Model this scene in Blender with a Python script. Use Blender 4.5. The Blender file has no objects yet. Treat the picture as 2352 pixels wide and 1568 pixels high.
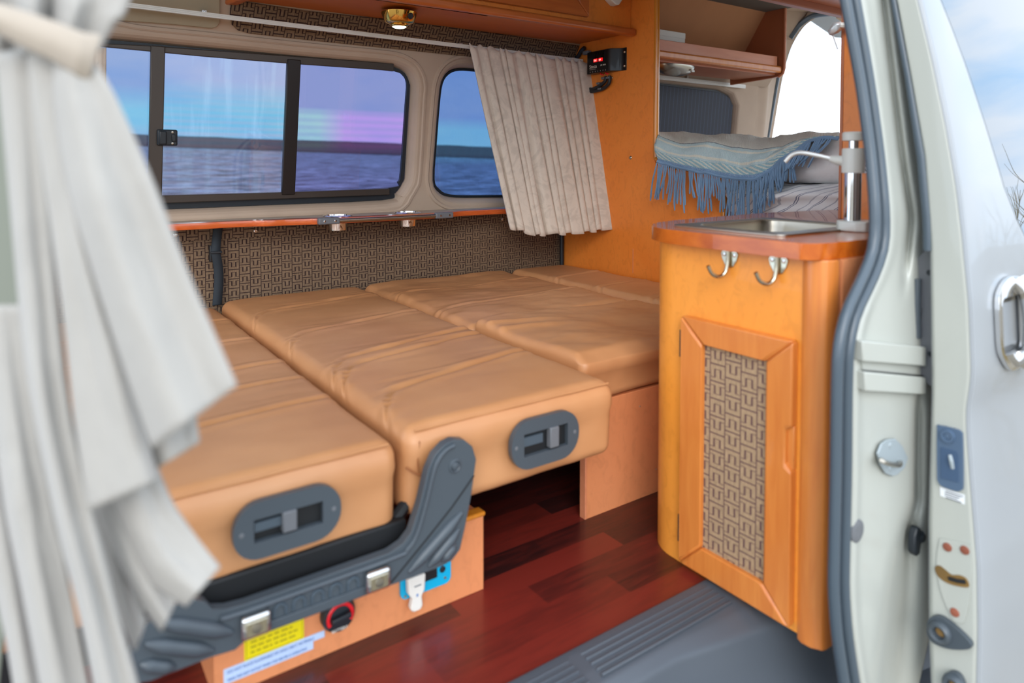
import bpy, bmesh, math, random
from mathutils import Vector, Matrix, noise
from mathutils.geometry import tessellate_polygon
random.seed(7)
PI = math.pi
COL = bpy.context.scene.collection

# ------------------------------------------------------------------ camera geometry (metres, z = van floor)
F, YAW, PIT, CY, HC = 1594.3, math.radians(35.0), math.radians(2.19), 435.6, .85
FW = Vector((math.sin(YAW)*math.cos(PIT), math.cos(YAW)*math.cos(PIT), -math.sin(PIT)))
RT = Vector((math.cos(YAW), -math.sin(YAW), 0)); UP = RT.cross(FW)
CAM = Vector((0, 0, HC))
def ray(x, y): return FW + RT*((x-1176)/F) - UP*((y-CY)/F)
def P(x, y, X=None, Y=None, Z=None, D=None):
    d = ray(x, y)
    t = (X-CAM.x)/d.x if X is not None else (Y-CAM.y)/d.y if Y is not None else (Z-CAM.z)/d.z if Z is not None else D
    return CAM + d*t
def PN(x, y, p0, n):
    d = ray(x, y); n = Vector(n)
    return CAM + d*((Vector(p0)-CAM).dot(n)/d.dot(n))

# ------------------------------------------------------------------ materials
def lin(c): return tuple(((v/255)/12.92 if v/255 <= .04045 else ((v/255+.055)/1.055)**2.4) for v in c)
class NT:
    def __init__(s, name):
        s.m = bpy.data.materials.new(name); s.m.use_nodes = True; s.t = s.m.node_tree; s.n = s.t.nodes
        s.b = s.n['Principled BSDF']; s.out = s.n['Material Output']
    def new(s, ty, **k):
        n = s.n.new(ty)
        for a, v in k.items(): setattr(n, a, v)
        return n
    def link(s, a, b): s.t.links.new(a, b)
    def val(s, sock, v):
        if hasattr(v, 'is_output') or isinstance(v, bpy.types.NodeSocket): s.link(v, sock)
        else: sock.default_value = v
    def math(s, op, a, b=0., c=0.):
        n = s.new('ShaderNodeMath', operation=op); s.val(n.inputs[0], a); s.val(n.inputs[1], b); s.val(n.inputs[2], c)
        return n.outputs[0]
    def mix(s, f, a, b):
        n = s.new('ShaderNodeMix', data_type='RGBA'); s.val(n.inputs[0], f)
        s.val(n.inputs[6], a if not isinstance(a, tuple) else (*a, 1) if len(a) == 3 else a)
        s.val(n.inputs[7], b if not isinstance(b, tuple) else (*b, 1) if len(b) == 3 else b)
        return n.outputs[2]
    def coord(s, scale=(1, 1, 1), rot=(0, 0, 0), kind='Object'):
        tc = s.new('ShaderNodeTexCoord'); mp = s.new('ShaderNodeMapping')
        mp.inputs['Scale'].default_value = scale; mp.inputs['Rotation'].default_value = rot
        s.link(tc.outputs[kind], mp.inputs[0]); return mp.outputs[0]
    def noise(s, co, scale=5, detail=4, rough=.5, dist=0):
        n = s.new('ShaderNodeTexNoise'); s.link(co, n.inputs['Vector'])
        n.inputs['Scale'].default_value = scale; n.inputs['Detail'].default_value = detail
        n.inputs['Roughness'].default_value = rough; n.inputs['Distortion'].default_value = dist
        return n.outputs[0]
    def ramp(s, f, lo, hi): 
        n = s.new('ShaderNodeMapRange'); n.clamp = True; s.link(f, n.inputs[0]); n.inputs[1].default_value = lo; n.inputs[2].default_value = hi
        return n.outputs[0]
    def bump(s, h, st=.3, dist=.002):
        n = s.new('ShaderNodeBump'); n.inputs['Strength'].default_value = st; n.inputs['Distance'].default_value = dist
        s.link(h, n.inputs['Height']); s.link(n.outputs[0], s.b.inputs['Normal'])
    def base(s, c): s.val(s.b.inputs['Base Color'], (*c, 1) if isinstance(c, tuple) else c)
    def set(s, **k):
        mp = dict(rough='Roughness', metal='Metallic', coat='Coat Weight', coatr='Coat Roughness', ior='IOR', trans='Transmission Weight', alpha='Alpha', spec='Specular IOR Level', sheen='Sheen Weight')
        for a, v in k.items(): s.b.inputs[mp[a]].default_value = v
        return s.m
def plain(name, c, rough=.5, metal=0, coat=0, var=.0, bump=0, bscale=200):
    t = NT(name); c = lin(c)
    if var:
        co = t.coord(); f = t.noise(co, 6, 5)
        t.base(t.mix(t.ramp(f, .3, .7), tuple(v*(1-var) for v in c), tuple(min(1, v*(1+var)) for v in c)))
    else: t.base(c)
    if bump: t.bump(t.noise(t.coord(), bscale, 3), bump, .001)
    return t.set(rough=rough, metal=metal, coat=coat)
def wood(name, a, b, grain=(1, 1, 12), scale=4, rough=.35, coat=.3, mott=.0, bump=0):
    t = NT(name); a, b = lin(a), lin(b)
    co = t.coord(scale=grain)
    f = t.noise(co, scale, 6, .55, .6)
    c = t.mix(t.ramp(f, .3, .7), a, b)
    if mott:
        g = t.noise(t.coord(scale=(1, 1, .6)), 42, 3, .6, 1.2)
        c = t.mix(t.math('MULTIPLY', t.ramp(g, .5, .68), mott), c, tuple(v*.72 for v in a))
        if bump: t.bump(g, bump, .0015)
    t.base(c); t.m.diffuse_color = (*a, 1)
    return t.set(rough=rough, coat=coat)
M = {}
M['panel'] = wood('burl_laminate', (226, 126, 44), (234, 138, 54), (1, 1, 1), 3, .42, .15, .35, .2)
M['cab'] = wood('honey_laminate', (238, 148, 52), (245, 160, 66), (1, 1, .6), 3, .4, .2, .35, .15)
M['frame'] = wood('cherry_frame', (204, 116, 50), (218, 134, 62), (9, 9, 1), 6, .35, .35)
M['framex'] = wood('cherry_frame_long', (176, 88, 34), (196, 104, 44), (1, 9, 9), 6, .35, .35)
M['counter'] = wood('varnished_counter', (172, 78, 16), (206, 108, 30), (10, 3, 6), 5, .22, .45)
M['edge'] = wood('amber_edge', (200, 120, 30), (216, 138, 44), (8, 8, .6), 5, .25, .6)
M['shelf'] = wood('red_cedar', (198, 84, 30), (220, 110, 52), (2, 14, 14), 7, .3, .6)
M['pink'] = wood('rose_laminate', (206, 128, 90), (216, 140, 102), (1, 8, 8), 5, .45, .1)
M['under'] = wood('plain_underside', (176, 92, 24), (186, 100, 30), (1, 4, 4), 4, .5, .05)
M['end'] = wood('brown_endpanel', (178, 106, 70), (186, 114, 78), (1, 1, 1), 4, .5, .05)
M['base'] = wood('peach_laminate', (214, 136, 88), (224, 146, 98), (1, 1, .7), 3, .45, .1, .3, .1)
M['leather'] = None
def leather():
    t = NT('tan_leather'); a, b = lin((192, 134, 88)), lin((204, 147, 100))
    co = t.coord(); t.base(t.mix(t.ramp(t.noise(co, 4, 4), .35, .65), a, b))
    t.bump(t.noise(co, 260, 3, .6), .12, .0006)
    return t.set(rough=.46, coat=.12, coatr=.4, sheen=.0)
M['leather'] = leather()
M['stitch'] = plain('dark_stitching', (150, 92, 52), .7)
def greek(name, ax, ay, cw=.0365, ch=.0325, light=(132, 110, 88), dark=(56, 42, 40), ox=0., oy=0.):
    t = NT(name); tc = t.new('ShaderNodeTexCoord'); sp = t.new('ShaderNodeSeparateXYZ'); t.link(tc.outputs['Object'], sp.inputs[0])
    m = t.math
    u = m('DIVIDE', m('ADD', sp.outputs[ax], 10+ox), cw); v = m('DIVIDE', m('ADD', sp.outputs[ay], 10+oy), ch)
    cu = m('FLOOR', u); fu = m('FRACT', u); odd = m('MODULO', cu, 2.)
    v2 = m('ADD', v, m('MULTIPLY', odd, .42)); rv = m('FLOOR', v2); fv = m('FRACT', v2)
    par = m('MODULO', m('ADD', rv, odd), 2.)
    fl = m('ADD', m('MULTIPLY', fv, m('SUBTRACT', 1., par)), m('MULTIPLY', m('SUBTRACT', 1., fv), par))
    su = m('ABSOLUTE', m('SUBTRACT', fu, .5))
    d = m('COMPARE', su, .5, .035)
    d = m('MAXIMUM', d, m('COMPARE', m('ABSOLUTE', m('SUBTRACT', fv, .5)), .5, .042))
    d = m('MAXIMUM', d, m('MULTIPLY', m('COMPARE', su, .19, .062), m('COMPARE', fl, .53, .25)))
    d = m('MAXIMUM', d, m('MULTIPLY', m('MULTIPLY', m('LESS_THAN', su, .2), m('COMPARE', fl, .29, .026)), .85))
    d = m('MAXIMUM', d, m('MULTIPLY', m('MULTIPLY', m('COMPARE', su, .33, .13), m('COMPARE', fl, .77, .026)), .85))
    sc = [60, 60, 60]; sc[{'X': 0, 'Y': 1, 'Z': 2}[ax]] = 420
    f = t.noise(t.coord(scale=tuple(v/60 for v in sc)), 60, 4, .7)
    L = lin(light); c = t.mix(t.ramp(f, .3, .72), tuple(v*.62 for v in L), tuple(v*1.18 for v in L))
    t.base(t.mix(d, c, lin(dark))); t.bump(m('SUBTRACT', f, d), .25, .001)
    return t.set(rough=.9, spec=.2)
M['greek'] = greek('key_fabric_wall', 'X', 'Z')
M['greek2'] = greek('key_fabric_flap', 'X', 'Z', ch=.0415, ox=.011, oy=.013)
M['greekd'] = greek('key_fabric_door', 'Y', 'Z', .0365, .0350, (176, 148, 116), (104, 78, 74))
M['trimfelt'] = plain('beige_moulded_trim', (184, 162, 142), .85, var=.06, bump=.2, bscale=500)
M['greyfelt'] = plain('grey_beige_felt', (164, 152, 128), .95, var=.05, bump=.3, bscale=600)
M['greyceil'] = plain('grey_ceiling_felt', (112, 104, 94), .95, var=.04, bump=.3)
M['tan'] = plain('tan_card', (198, 140, 96), .8, var=.05)
M['black'] = plain('black_rubber', (30, 36, 42), .45)
M['frameblk'] = plain('black_anodised', (38, 32, 30), .35, metal=.3)
M['bronze'] = plain('dark_bronze_sash', (74, 66, 60), .38, metal=.4)
M['seal'] = plain('weather_strip_rubber', (70, 82, 92), .38, coat=.2)
M['greyplast'] = plain('grey_plastic', (70, 78, 85), .38, bump=.15, bscale=900)
M['greyplast2'] = plain('mid_grey_plastic', (104, 106, 110), .5)
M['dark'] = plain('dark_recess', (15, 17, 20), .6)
M['step'] = plain('step_plastic', (78, 84, 92), .42, bump=.12, bscale=900)
M['chrome'] = plain('chrome', (225, 225, 225), .06, metal=1)
M['steel'] = plain('brushed_steel', (178, 172, 160), .28, metal=1)
M['alu'] = plain('aluminium', (205, 205, 205), .35, metal=.9)
M['nickel'] = plain('nickel', (200, 192, 170), .18, metal=1)
M['brass'] = plain('polished_brass', (222, 176, 92), .09, metal=1)
M['whitepl'] = plain('white_plastic', (226, 224, 216), .4, coat=.2)
M['greypl'] = plain('light_grey_plastic', (216, 216, 208), .35, coat=.2)
M['paint'] = plain('white_car_paint', (152, 156, 160), .3, coat=.4)
M['jamb'] = plain('cream_jamb_paint', (178, 180, 172), .38, coat=.35)
M['shut'] = plain('white_folded_edge', (222, 220, 212), .5)
M['rust'] = plain('rusty_bolt', (138, 76, 56), .7, var=.3)
M['zinc'] = plain('zinc_plate', (158, 168, 172), .5, metal=.1)
M['cyan'] = plain('cyan_plate', (0, 170, 214), .4)
M['red'] = plain('red_ring', (222, 30, 40), .35)
M['yellow'] = plain('yellow_label', (232, 214, 10), .5)
M['bluelab'] = plain('pale_blue_label', (186, 206, 236), .5)
M['inkblue'] = plain('blue_ink', (110, 140, 190), .6)
M['ink'] = plain('dark_ink', (176, 160, 16), .6)
M['inkgrey'] = plain('grey_ink', (70, 78, 90), .6)
M['white'] = plain('white_sticker', (232, 234, 236), .5)
M['charge'] = plain('black_metal_case', (16, 16, 18), .35, metal=.3, coat=.2)
M['mud'] = plain('dried_mud', (120, 92, 48), .9, var=.4)
def emit(name, c, s):
    t = NT(name); t.base(lin(c)); t.b.inputs['Emission Color'].default_value = (*lin(c), 1); t.b.inputs['Emission Strength'].default_value = s
    return t.m
M['led'] = emit('red_display', (230, 20, 25), .8)
M['ledw'] = emit('display_digits', (255, 210, 200), 1.0)
M['lampglow'] = emit('lit_lens', (235, 255, 215), 5.)
def cloth(name, c, dark=.86, scale=14, bump=.25):
    t = NT(name); c = lin(c); co = t.coord()
    f = t.noise(co, scale, 5, .6, 2.5)
    t.base(t.mix(t.ramp(f, .46, .6), c, tuple(v*dark for v in c)))
    t.bump(t.noise(co, 700, 2), bump, .0006); return t.set(rough=.9, spec=.2, sheen=.2)
M['curtain'] = cloth('damask_curtain', (212, 200, 186), .86, 11, .12)
M['curtain2'] = cloth('pale_curtain', (164, 160, 154), .96, 6)
M['tie'] = cloth('curtain_tie', (172, 160, 146), .95, 6)
M['linen'] = cloth('white_linen', (226, 222, 220), .95, 8)
def stripes():
    t = NT('striped_sheet'); tc = t.new('ShaderNodeTexCoord'); sp = t.new('ShaderNodeSeparateXYZ'); t.link(tc.outputs['Object'], sp.inputs[0])
    m = t.math
    w = t.noise(t.coord(), 5, 2)
    s = m('ADD', m('ADD', m('ADD', sp.outputs['Y'], sp.outputs['X']), m('MULTIPLY', sp.outputs['Z'], 2.1)), m('MULTIPLY', w, .10))
    fr = m('FRACT', m('DIVIDE', m('ADD', s, 10), .098))
    d = m('MAXIMUM', m('COMPARE', fr, .2, .022), m('MAXIMUM', m('COMPARE', fr, .29, .022), m('MULTIPLY', m('COMPARE', fr, .7, .035), .55)))
    t.base(t.mix(d, lin((228, 228, 228)), lin((120, 126, 146)))); return t.set(rough=.9)
M['stripe'] = stripes()
def blanket():
    t = NT('woven_blanket'); tc = t.new('ShaderNodeTexCoord'); sp = t.new('ShaderNodeSeparateXYZ'); t.link(tc.outputs['UV'], sp.inputs[0])
    m = t.math; u, v = sp.outputs['X'], sp.outputs['Y']
    cr = t.new('ShaderNodeValToRGB'); t.link(v, cr.inputs[0]); cr.color_ramp.interpolation = 'CONSTANT'
    blue, aqua, cream, lb, grey = lin((98, 138, 178)), lin((124, 168, 180)), lin((206, 206, 192)), lin((168, 192, 196)), lin((208, 208, 198))
    st = [(0, blue), (.07, aqua), (.20, lb), (.235, cream), (.275, lb), (.40, cream), (.43, lb), (.47, (.1, .13, .16)), (.482, grey)]
    e = cr.color_ramp.elements
    e[0].position = 0; e[0].color = (*blue, 1); e[1].position = .07; e[1].color = (*aqua, 1)
    for p, c in st[2:]: k = e.new(p); k.color = (*c, 1)
    diag = m('FRACT', m('ADD', m('MULTIPLY', u, 26.), m('MULTIPLY', v, 14.)))
    inb = m('MULTIPLY', m('GREATER_THAN', v, .08), m('LESS_THAN', v, .195))
    c = t.mix(m('MULTIPLY', m('MULTIPLY', m('LESS_THAN', diag, .45), inb), .8), cr.outputs[0], cream)
    her = m('FRACT', m('ADD', m('MULTIPLY', u, 60.), m('MULTIPLY', m('PINGPONG', m('MULTIPLY', v, 9.), .5), 8.)))
    c = t.mix(m('MULTIPLY', m('MULTIPLY', m('LESS_THAN', her, .4), m('GREATER_THAN', v, .48)), .3), c, cream)
    f = t.noise(t.coord(), 220, 3, .8)
    c = t.mix(t.ramp(f, .35, .7), c, t.mix(.35, c, (.75, .78, .76)))
    t.base(c); t.bump(m('ADD', f, m('MULTIPLY', m('SINE', m('MULTIPLY', u, 1100.)), .3)), .6, .003)
    return t.set(rough=.95, spec=.1)
M['blanket'] = blanket()
M['fringe'] = plain('blue_yarn', (112, 142, 172), .95, var=.2)
def floor_mat():
    t = NT('cherry_planks'); m = t.math
    tc = t.new('ShaderNodeTexCoord'); sp = t.new('ShaderNodeSeparateXYZ'); t.link(tc.outputs['Object'], sp.inputs[0])
    row = m('FLOOR', m('DIVIDE', m('ADD', sp.outputs['Y'], 10), .066))
    off = m('FRACT', m('MULTIPLY', row, .37)); cell = m('FLOOR', m('ADD', m('DIVIDE', sp.outputs['X'], .42), off))
    cb = t.new('ShaderNodeCombineXYZ'); t.link(row, cb.inputs[0]); t.link(cell, cb.inputs[1])
    wn = t.new('ShaderNodeTexWhiteNoise'); t.link(cb.outputs[0], wn.inputs[0])
    g = t.noise(t.coord(scale=(1.5, 14, 1)), 7, 6, .6, .8)
    k = m('ADD', m('MULTIPLY', wn.outputs[0], .55), m('MULTIPLY', g, .6))
    c = t.mix(t.ramp(k, .3, .8), lin((46, 22, 22)), lin((118, 40, 32)))
    t.base(c); t.bump(g, .1, .001); return t.set(rough=.33, coat=.15)
M['floor'] = floor_mat()
def glass(name, bands):
    """tinted film glass: transparent colour + mirror sheen; bands = list of (z_lo,z_hi,x-colour pair, stripe)"""
    t = NT(name); t.n.remove(t.b); m = t.math
    tc = t.new('ShaderNodeTexCoord'); sp = t.new('ShaderNodeSeparateXYZ'); t.link(tc.outputs['Object'], sp.inputs[0])
    z, x = sp.outputs['Z'], sp.outputs['X']
    c = bands(t, m, x, z)
    gm = t.new('ShaderNodeGamma'); gm.inputs[1].default_value = .5; t.val(gm.inputs[0], (*c, 1) if isinstance(c, tuple) else c); c = gm.outputs[0]   # light crosses two faces of the pane
    tr = t.new('ShaderNodeBsdfTransparent'); t.link(c, tr.inputs[0]) if not isinstance(c, tuple) else setattr(tr.inputs[0], 'default_value', (*c, 1))
    gl = t.new('ShaderNodeBsdfGlossy'); gl.inputs['Roughness'].default_value = .02; gl.inputs['Color'].default_value = (.9, .9, .95, 1)
    mx = t.new('ShaderNodeMixShader'); mx.inputs[0].default_value = .05
    t.link(tr.outputs[0], mx.inputs[1]); t.link(gl.outputs[0], mx.inputs[2]); t.link(mx.outputs[0], t.out.inputs[0])
    return t.m
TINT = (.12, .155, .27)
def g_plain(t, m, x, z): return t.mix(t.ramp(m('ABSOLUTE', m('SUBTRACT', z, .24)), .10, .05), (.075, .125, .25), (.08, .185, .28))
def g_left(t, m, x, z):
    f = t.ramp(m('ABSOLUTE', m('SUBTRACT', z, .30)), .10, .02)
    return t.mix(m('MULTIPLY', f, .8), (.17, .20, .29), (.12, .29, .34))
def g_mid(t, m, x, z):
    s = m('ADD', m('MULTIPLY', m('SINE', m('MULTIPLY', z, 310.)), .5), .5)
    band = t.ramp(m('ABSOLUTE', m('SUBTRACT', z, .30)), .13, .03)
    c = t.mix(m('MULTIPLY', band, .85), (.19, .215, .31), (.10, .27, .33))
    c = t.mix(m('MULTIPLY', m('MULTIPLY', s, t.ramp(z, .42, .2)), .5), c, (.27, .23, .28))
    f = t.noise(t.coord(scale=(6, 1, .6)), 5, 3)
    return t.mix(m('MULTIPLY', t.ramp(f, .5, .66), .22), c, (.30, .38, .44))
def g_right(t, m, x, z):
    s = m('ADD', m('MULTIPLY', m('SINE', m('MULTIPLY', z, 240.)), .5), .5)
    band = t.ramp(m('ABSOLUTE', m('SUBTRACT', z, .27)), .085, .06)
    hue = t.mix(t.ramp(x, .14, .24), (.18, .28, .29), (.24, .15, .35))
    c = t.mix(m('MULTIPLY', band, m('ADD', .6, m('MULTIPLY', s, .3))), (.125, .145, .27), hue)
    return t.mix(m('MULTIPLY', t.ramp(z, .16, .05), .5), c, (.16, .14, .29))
M['glassL'] = glass('tinted_glass_left', g_left); M['glassM'] = glass('tinted_glass_iridescent', g_mid)
M['glassR'] = glass('tinted_glass_violet', g_right); M['glassP'] = glass('tinted_glass_plain', g_plain)
def privacy():
    t = NT('privacy_glass'); t.base((.01, .012, .015)); return t.set(rough=.02, coat=1.0, spec=1.0, metal=0)
M['privacy'] = NT('privacy_glass').m
def mk_priv():
    t = NT('reflective_door_glass'); t.b.inputs['Base Color'].default_value = (.21, .235, .26, 1); t.set(rough=.015, metal=1.0); return t.m
M['doorglass'] = mk_priv()
def screen():
    t = NT('quilted_blackout_screen'); m = t.math
    tc = t.new('ShaderNodeTexCoord'); sp = t.new('ShaderNodeSeparateXYZ'); t.link(tc.outputs['Object'], sp.inputs[0])
    fr = m('FRACT', m('DIVIDE', m('ADD', sp.outputs['X'], 10), .028))
    t.base(t.mix(m('COMPARE', fr, .5, .06), lin((30, 34, 50)), lin((56, 66, 90)))); return t.set(rough=.6)
M['screen'] = screen()

# ------------------------------------------------------------------ mesh helpers
ORG = {}
def tag(o, label=None, cat=None, group=None, kind=None):
    if label: o['label'] = label
    if cat: o['category'] = cat
    if group: o['group'] = group
    if kind: o['kind'] = kind
    return o
def thing(name, loc, label, cat, group=None):
    o = bpy.data.objects.new(name, None); COL.objects.link(o); o.location = loc; o.empty_display_size = .05
    ORG[o.name] = Vector(loc); return tag(o, label, cat, group)
class MB:
    def __init__(s): s.v = []; s.f = []; s.uv = None
    def add(s, vs, fs):
        n = len(s.v); s.v += [Vector(v) for v in vs]; s.f += [tuple(i+n for i in f) for f in fs]; return s
    def box(s, x0, x1, y0, y1, z0, z1):
        return s.add([(x, y, z) for x in (x0, x1) for y in (y0, y1) for z in (z0, z1)],
                     [(0, 1, 3, 2), (4, 6, 7, 5), (0, 4, 5, 1), (2, 3, 7, 6), (0, 2, 6, 4), (1, 5, 7, 3)])
    def obox(s, c, ax, ay, az, hx, hy, hz):
        c = Vector(c); ax, ay, az = Vector(ax).normalized(), Vector(ay).normalized(), Vector(az).normalized()
        return s.add([c+ax*(i*hx)+ay*(j*hy)+az*(k*hz) for i in (-1, 1) for j in (-1, 1) for k in (-1, 1)],
                     [(0, 1, 3, 2), (4, 6, 7, 5), (0, 4, 5, 1), (2, 3, 7, 6), (0, 2, 6, 4), (1, 5, 7, 3)])
    def tube(s, pts, r, seg=10, closed=False, flat=1.0, ref=None):
        pts = [Vector(p) for p in pts]; n = len(pts); rr = r if isinstance(r, (list, tuple)) else [r]*n
        rings = []; ref = Vector(ref) if ref else None
        for i, p in enumerate(pts):
            a = pts[(i-1) % n] if (closed or i) else p; b = pts[(i+1) % n] if (closed or i < n-1) else p
            t = (b-a).normalized() if (b-a).length > 1e-9 else Vector((0, 0, 1))
            if ref is None: ref = Vector((0, 0, 1)) if abs(t.z) < .9 else Vector((1, 0, 0))
            x = (ref - t*ref.dot(t)); x = x.normalized() if x.length > 1e-6 else t.orthogonal().normalized()
            y = t.cross(x); ref = x
            rings.append([p + x*(rr[i]*math.cos(2*PI*k/seg)) + y*(rr[i]*flat*math.sin(2*PI*k/seg)) for k in range(seg)])
        base = len(s.v)
        for q in rings: s.v += q
        m = n if closed else n-1
        for i in range(m):
            for k in range(seg):
                a = base+i*seg+k; b = base+i*seg+(k+1) % seg; c = base+((i+1) % n)*seg+(k+1) % seg; d = base+((i+1) % n)*seg+k
                s.f.append((a, b, c, d))
        if not closed:
            s.f.append(tuple(base+k for k in range(seg))[::-1]); s.f.append(tuple(base+(n-1)*seg+k for k in range(seg)))
        return s
    def lathe(s, c, axis, prof, seg=32):
        """prof: list of (along axis, radius)"""
        c = Vector(c); a = Vector(axis).normalized(); x = a.orthogonal().normalized(); y = a.cross(x); base = len(s.v)
        for h, r in prof:
            for k in range(seg): s.v.append(c + a*h + x*(r*math.cos(2*PI*k/seg)) + y*(r*math.sin(2*PI*k/seg)))
        for i in range(len(prof)-1):
            for k in range(seg):
                s.f.append((base+i*seg+k, base+i*seg+(k+1) % seg, base+(i+1)*seg+(k+1) % seg, base+(i+1)*seg+k))
        s.f.append(tuple(base+k for k in range(seg))[::-1]); s.f.append(tuple(base+(len(prof)-1)*seg+k for k in range(seg)))
        return s
    def prism(s, pts, off, holes=()):
        """polygon (3D, planar-ish) extruded by vector off, with holes"""
        off = Vector(off); loops = [[Vector(p) for p in pts]] + [[Vector(p) for p in h] for h in holes]
        flat = [p for l in loops for p in l]; n = len(flat); base = len(s.v)
        s.v += flat + [p+off for p in flat]
        for t in tessellate_polygon(loops):
            s.f.append(tuple(base+i for i in t)); s.f.append(tuple(base+n+i for i in reversed(t)))
        k = 0
        for l in loops:
            m = len(l)
            for i in range(m):
                a, b = base+k+i, base+k+(i+1) % m; s.f.append((a, b, b+n, a+n))
            k += m
        return s
    def grid(s, fn, nu, nv, uv=False):
        base = len(s.v)
        for j in range(nv+1):
            for i in range(nu+1): s.v.append(Vector(fn(i/nu, j/nv)))
        w = nu+1
        for j in range(nv):
            for i in range(nu): s.f.append((base+j*w+i, base+j*w+i+1, base+(j+1)*w+i+1, base+(j+1)*w+i))
        if uv: s.uv = {base+j*w+i: (i/nu, j/nv) for j in range(nv+1) for i in range(nu+1)}
        return s
    def build(s, name, mat, parent=None, bevel=0, seg=2, sub=0, smooth=True, solid=0, ang=40, **tags):
        if parent is not None: o0 = ORG[parent.name]
        else:
            xs = [v.x for v in s.v]; ys = [v.y for v in s.v]; zs = [v.z for v in s.v]
            o0 = Vector(((min(xs)+max(xs))/2, (min(ys)+max(ys))/2, min(zs)))
        me = bpy.data.meshes.new(name); me.from_pydata([tuple(v-o0) for v in s.v], [], s.f); me.validate()
        bm = bmesh.new(); bm.from_mesh(me); bmesh.ops.recalc_face_normals(bm, faces=bm.faces); bm.to_mesh(me); bm.free()
        if s.uv:
            l = me.uv_layers.new(name='UVMap')
            for lp in me.loops: l.data[lp.index].uv = s.uv.get(lp.vertex_index, (0, 0))
        me.materials.append(mat)
        o = bpy.data.objects.new(name, me); COL.objects.link(o)
        if parent is not None: o.parent = parent; ORG[o.name] = o0
        else: o.location = o0; ORG[o.name] = o0
        if solid: m = o.modifiers.new('solid', 'SOLIDIFY'); m.thickness = solid; m.offset = 0
        if bevel: m = o.modifiers.new('bevel', 'BEVEL'); m.width = bevel; m.segments = seg; m.limit_method = 'ANGLE'; m.angle_limit = math.radians(35)
        if sub: m = o.modifiers.new('sub', 'SUBSURF'); m.levels = sub; m.render_levels = sub
        if smooth:
            me.polygons.foreach_set('use_smooth', [True]*len(me.polygons))
            if ang and not sub:
                bm = bmesh.new(); bm.from_mesh(me)
                for e in bm.edges:
                    if len(e.link_faces) == 2 and e.calc_face_angle(0) > math.radians(ang): e.smooth = False
                bm.to_mesh(me); bm.free()
        return tag(o, **tags)
def build_each(s, name, mat, parent):
    """one object per separate piece (screws)"""
    par = list(range(len(s.v)))
    def find(a):
        while par[a] != a: par[a] = par[par[a]]; a = par[a]
        return a
    for f in s.f:
        for k in f[1:]: par[find(k)] = find(f[0])
    groups = {}
    for f in s.f: groups.setdefault(find(f[0]), []).append(f)
    for fs in groups.values():
        ids = sorted({i for f in fs for i in f}); mp_ = {a: k for k, a in enumerate(ids)}
        q = MB(); q.add([s.v[i] for i in ids], [tuple(mp_[i] for i in f) for f in fs]); q.build(name, mat, parent)
MB.build_each = build_each
def catmull(pts, n=8, closed=False):
    pts = [Vector(p) for p in pts]; out = []; m = len(pts)
    for i in range(m if closed else m-1):
        g = (lambda k: pts[k % m]) if closed else (lambda k: pts[max(0, min(m-1, k))])
        a, b, c, d = g(i-1), g(i), g(i+1), g(i+2)
        for k in range(n):
            t = k/n; out.append(.5*((2*b)+(c-a)*t+(2*a-5*b+4*c-d)*t*t+(3*b-a-3*c+d)*t**3))
    if not closed: out.append(pts[-1])
    return out
def interp(tbl, x):
    """tbl: sorted list of (x, val)"""
    if x <= tbl[0][0]: return tbl[0][1]
    for (a, va), (b, vb) in zip(tbl, tbl[1:]):
        if x <= b:
            t = (x-a)/(b-a); return va*(1-t)+vb*t
    return tbl[-1][1]
def smooth_interp(tbl, x):
    if x <= tbl[0][0]: return tbl[0][1]
    for (a, va), (b, vb) in zip(tbl, tbl[1:]):
        if x <= b:
            t = (x-a)/(b-a); t = t*t*(3-2*t); return va*(1-t)+vb*t
    return tbl[-1][1]
def rrect(cx, cy, w, h, r, n=6):
    o = []
    for sx, sy, a0 in ((1, 1, 0), (-1, 1, 90), (-1, -1, 180), (1, -1, 270)):
        for k in range(n+1):
            a = math.radians(a0+90*k/n); o.append((cx+sx*(w/2-r)+r*math.cos(a), cy+sy*(h/2-r)+r*math.sin(a)))
    return o
def text(s, size, origin, xdir, zdir, mat, parent, name='lettering', ext=.0004, squash=1.0, **tags):
    cu = bpy.data.curves.new(name, 'FONT'); cu.body = s; cu.size = size; cu.extrude = ext; cu.resolution_u = 3; cu.space_character = 1.05
    t = bpy.data.objects.new('tmp', cu); COL.objects.link(t); bpy.context.view_layer.update()
    me = bpy.data.meshes.new_from_object(t.evaluated_get(bpy.context.evaluated_depsgraph_get()))
    bpy.data.objects.remove(t)
    x = Vector(xdir).normalized(); z = Vector(zdir).normalized(); n = x.cross(z); o0 = ORG[parent.name]; og = Vector(origin)
    for v in me.vertices: v.co = og + x*(v.co.x*squash) + z*v.co.y + n*v.co.z - o0
    me.name = name; me.materials.clear(); me.materials.append(mat)
    o = bpy.data.objects.new(name, me); COL.objects.link(o); o.parent = parent; ORG[o.name] = o0
    return tag(o, **tags)
def fbm(x, y, z=0, o=4): return noise.fractal(Vector((x, y, z)), 1.0, 2.0, o)

# ================================================================== SETTING
XR = 2.03                       # partition plane
def wallY(z): return 2.50 - .09*(z-.645)
WN = Vector((0, 1, .09)).normalized(); W0 = Vector((0, 2.50, .645))
def W(x, y, off=0): return PN(x, y, W0 + WN*off, WN)
# --- floor
MB().box(-.9, 3.5, .905, 2.55, -.03, 0).build('floor', M['floor'], kind='structure', smooth=False)
# --- lower far wall, fabric panels
MB().box(-.9, 3.7, 2.50, 2.54, 0, .66).build('wall_left', M['greek'], kind='structure', smooth=False)
f = MB(); f.box(-.2, XR, 2.494, 2.5005, .592, .655)
f.build('trim_1', M['greek2'], kind='structure', bevel=.002)
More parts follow.
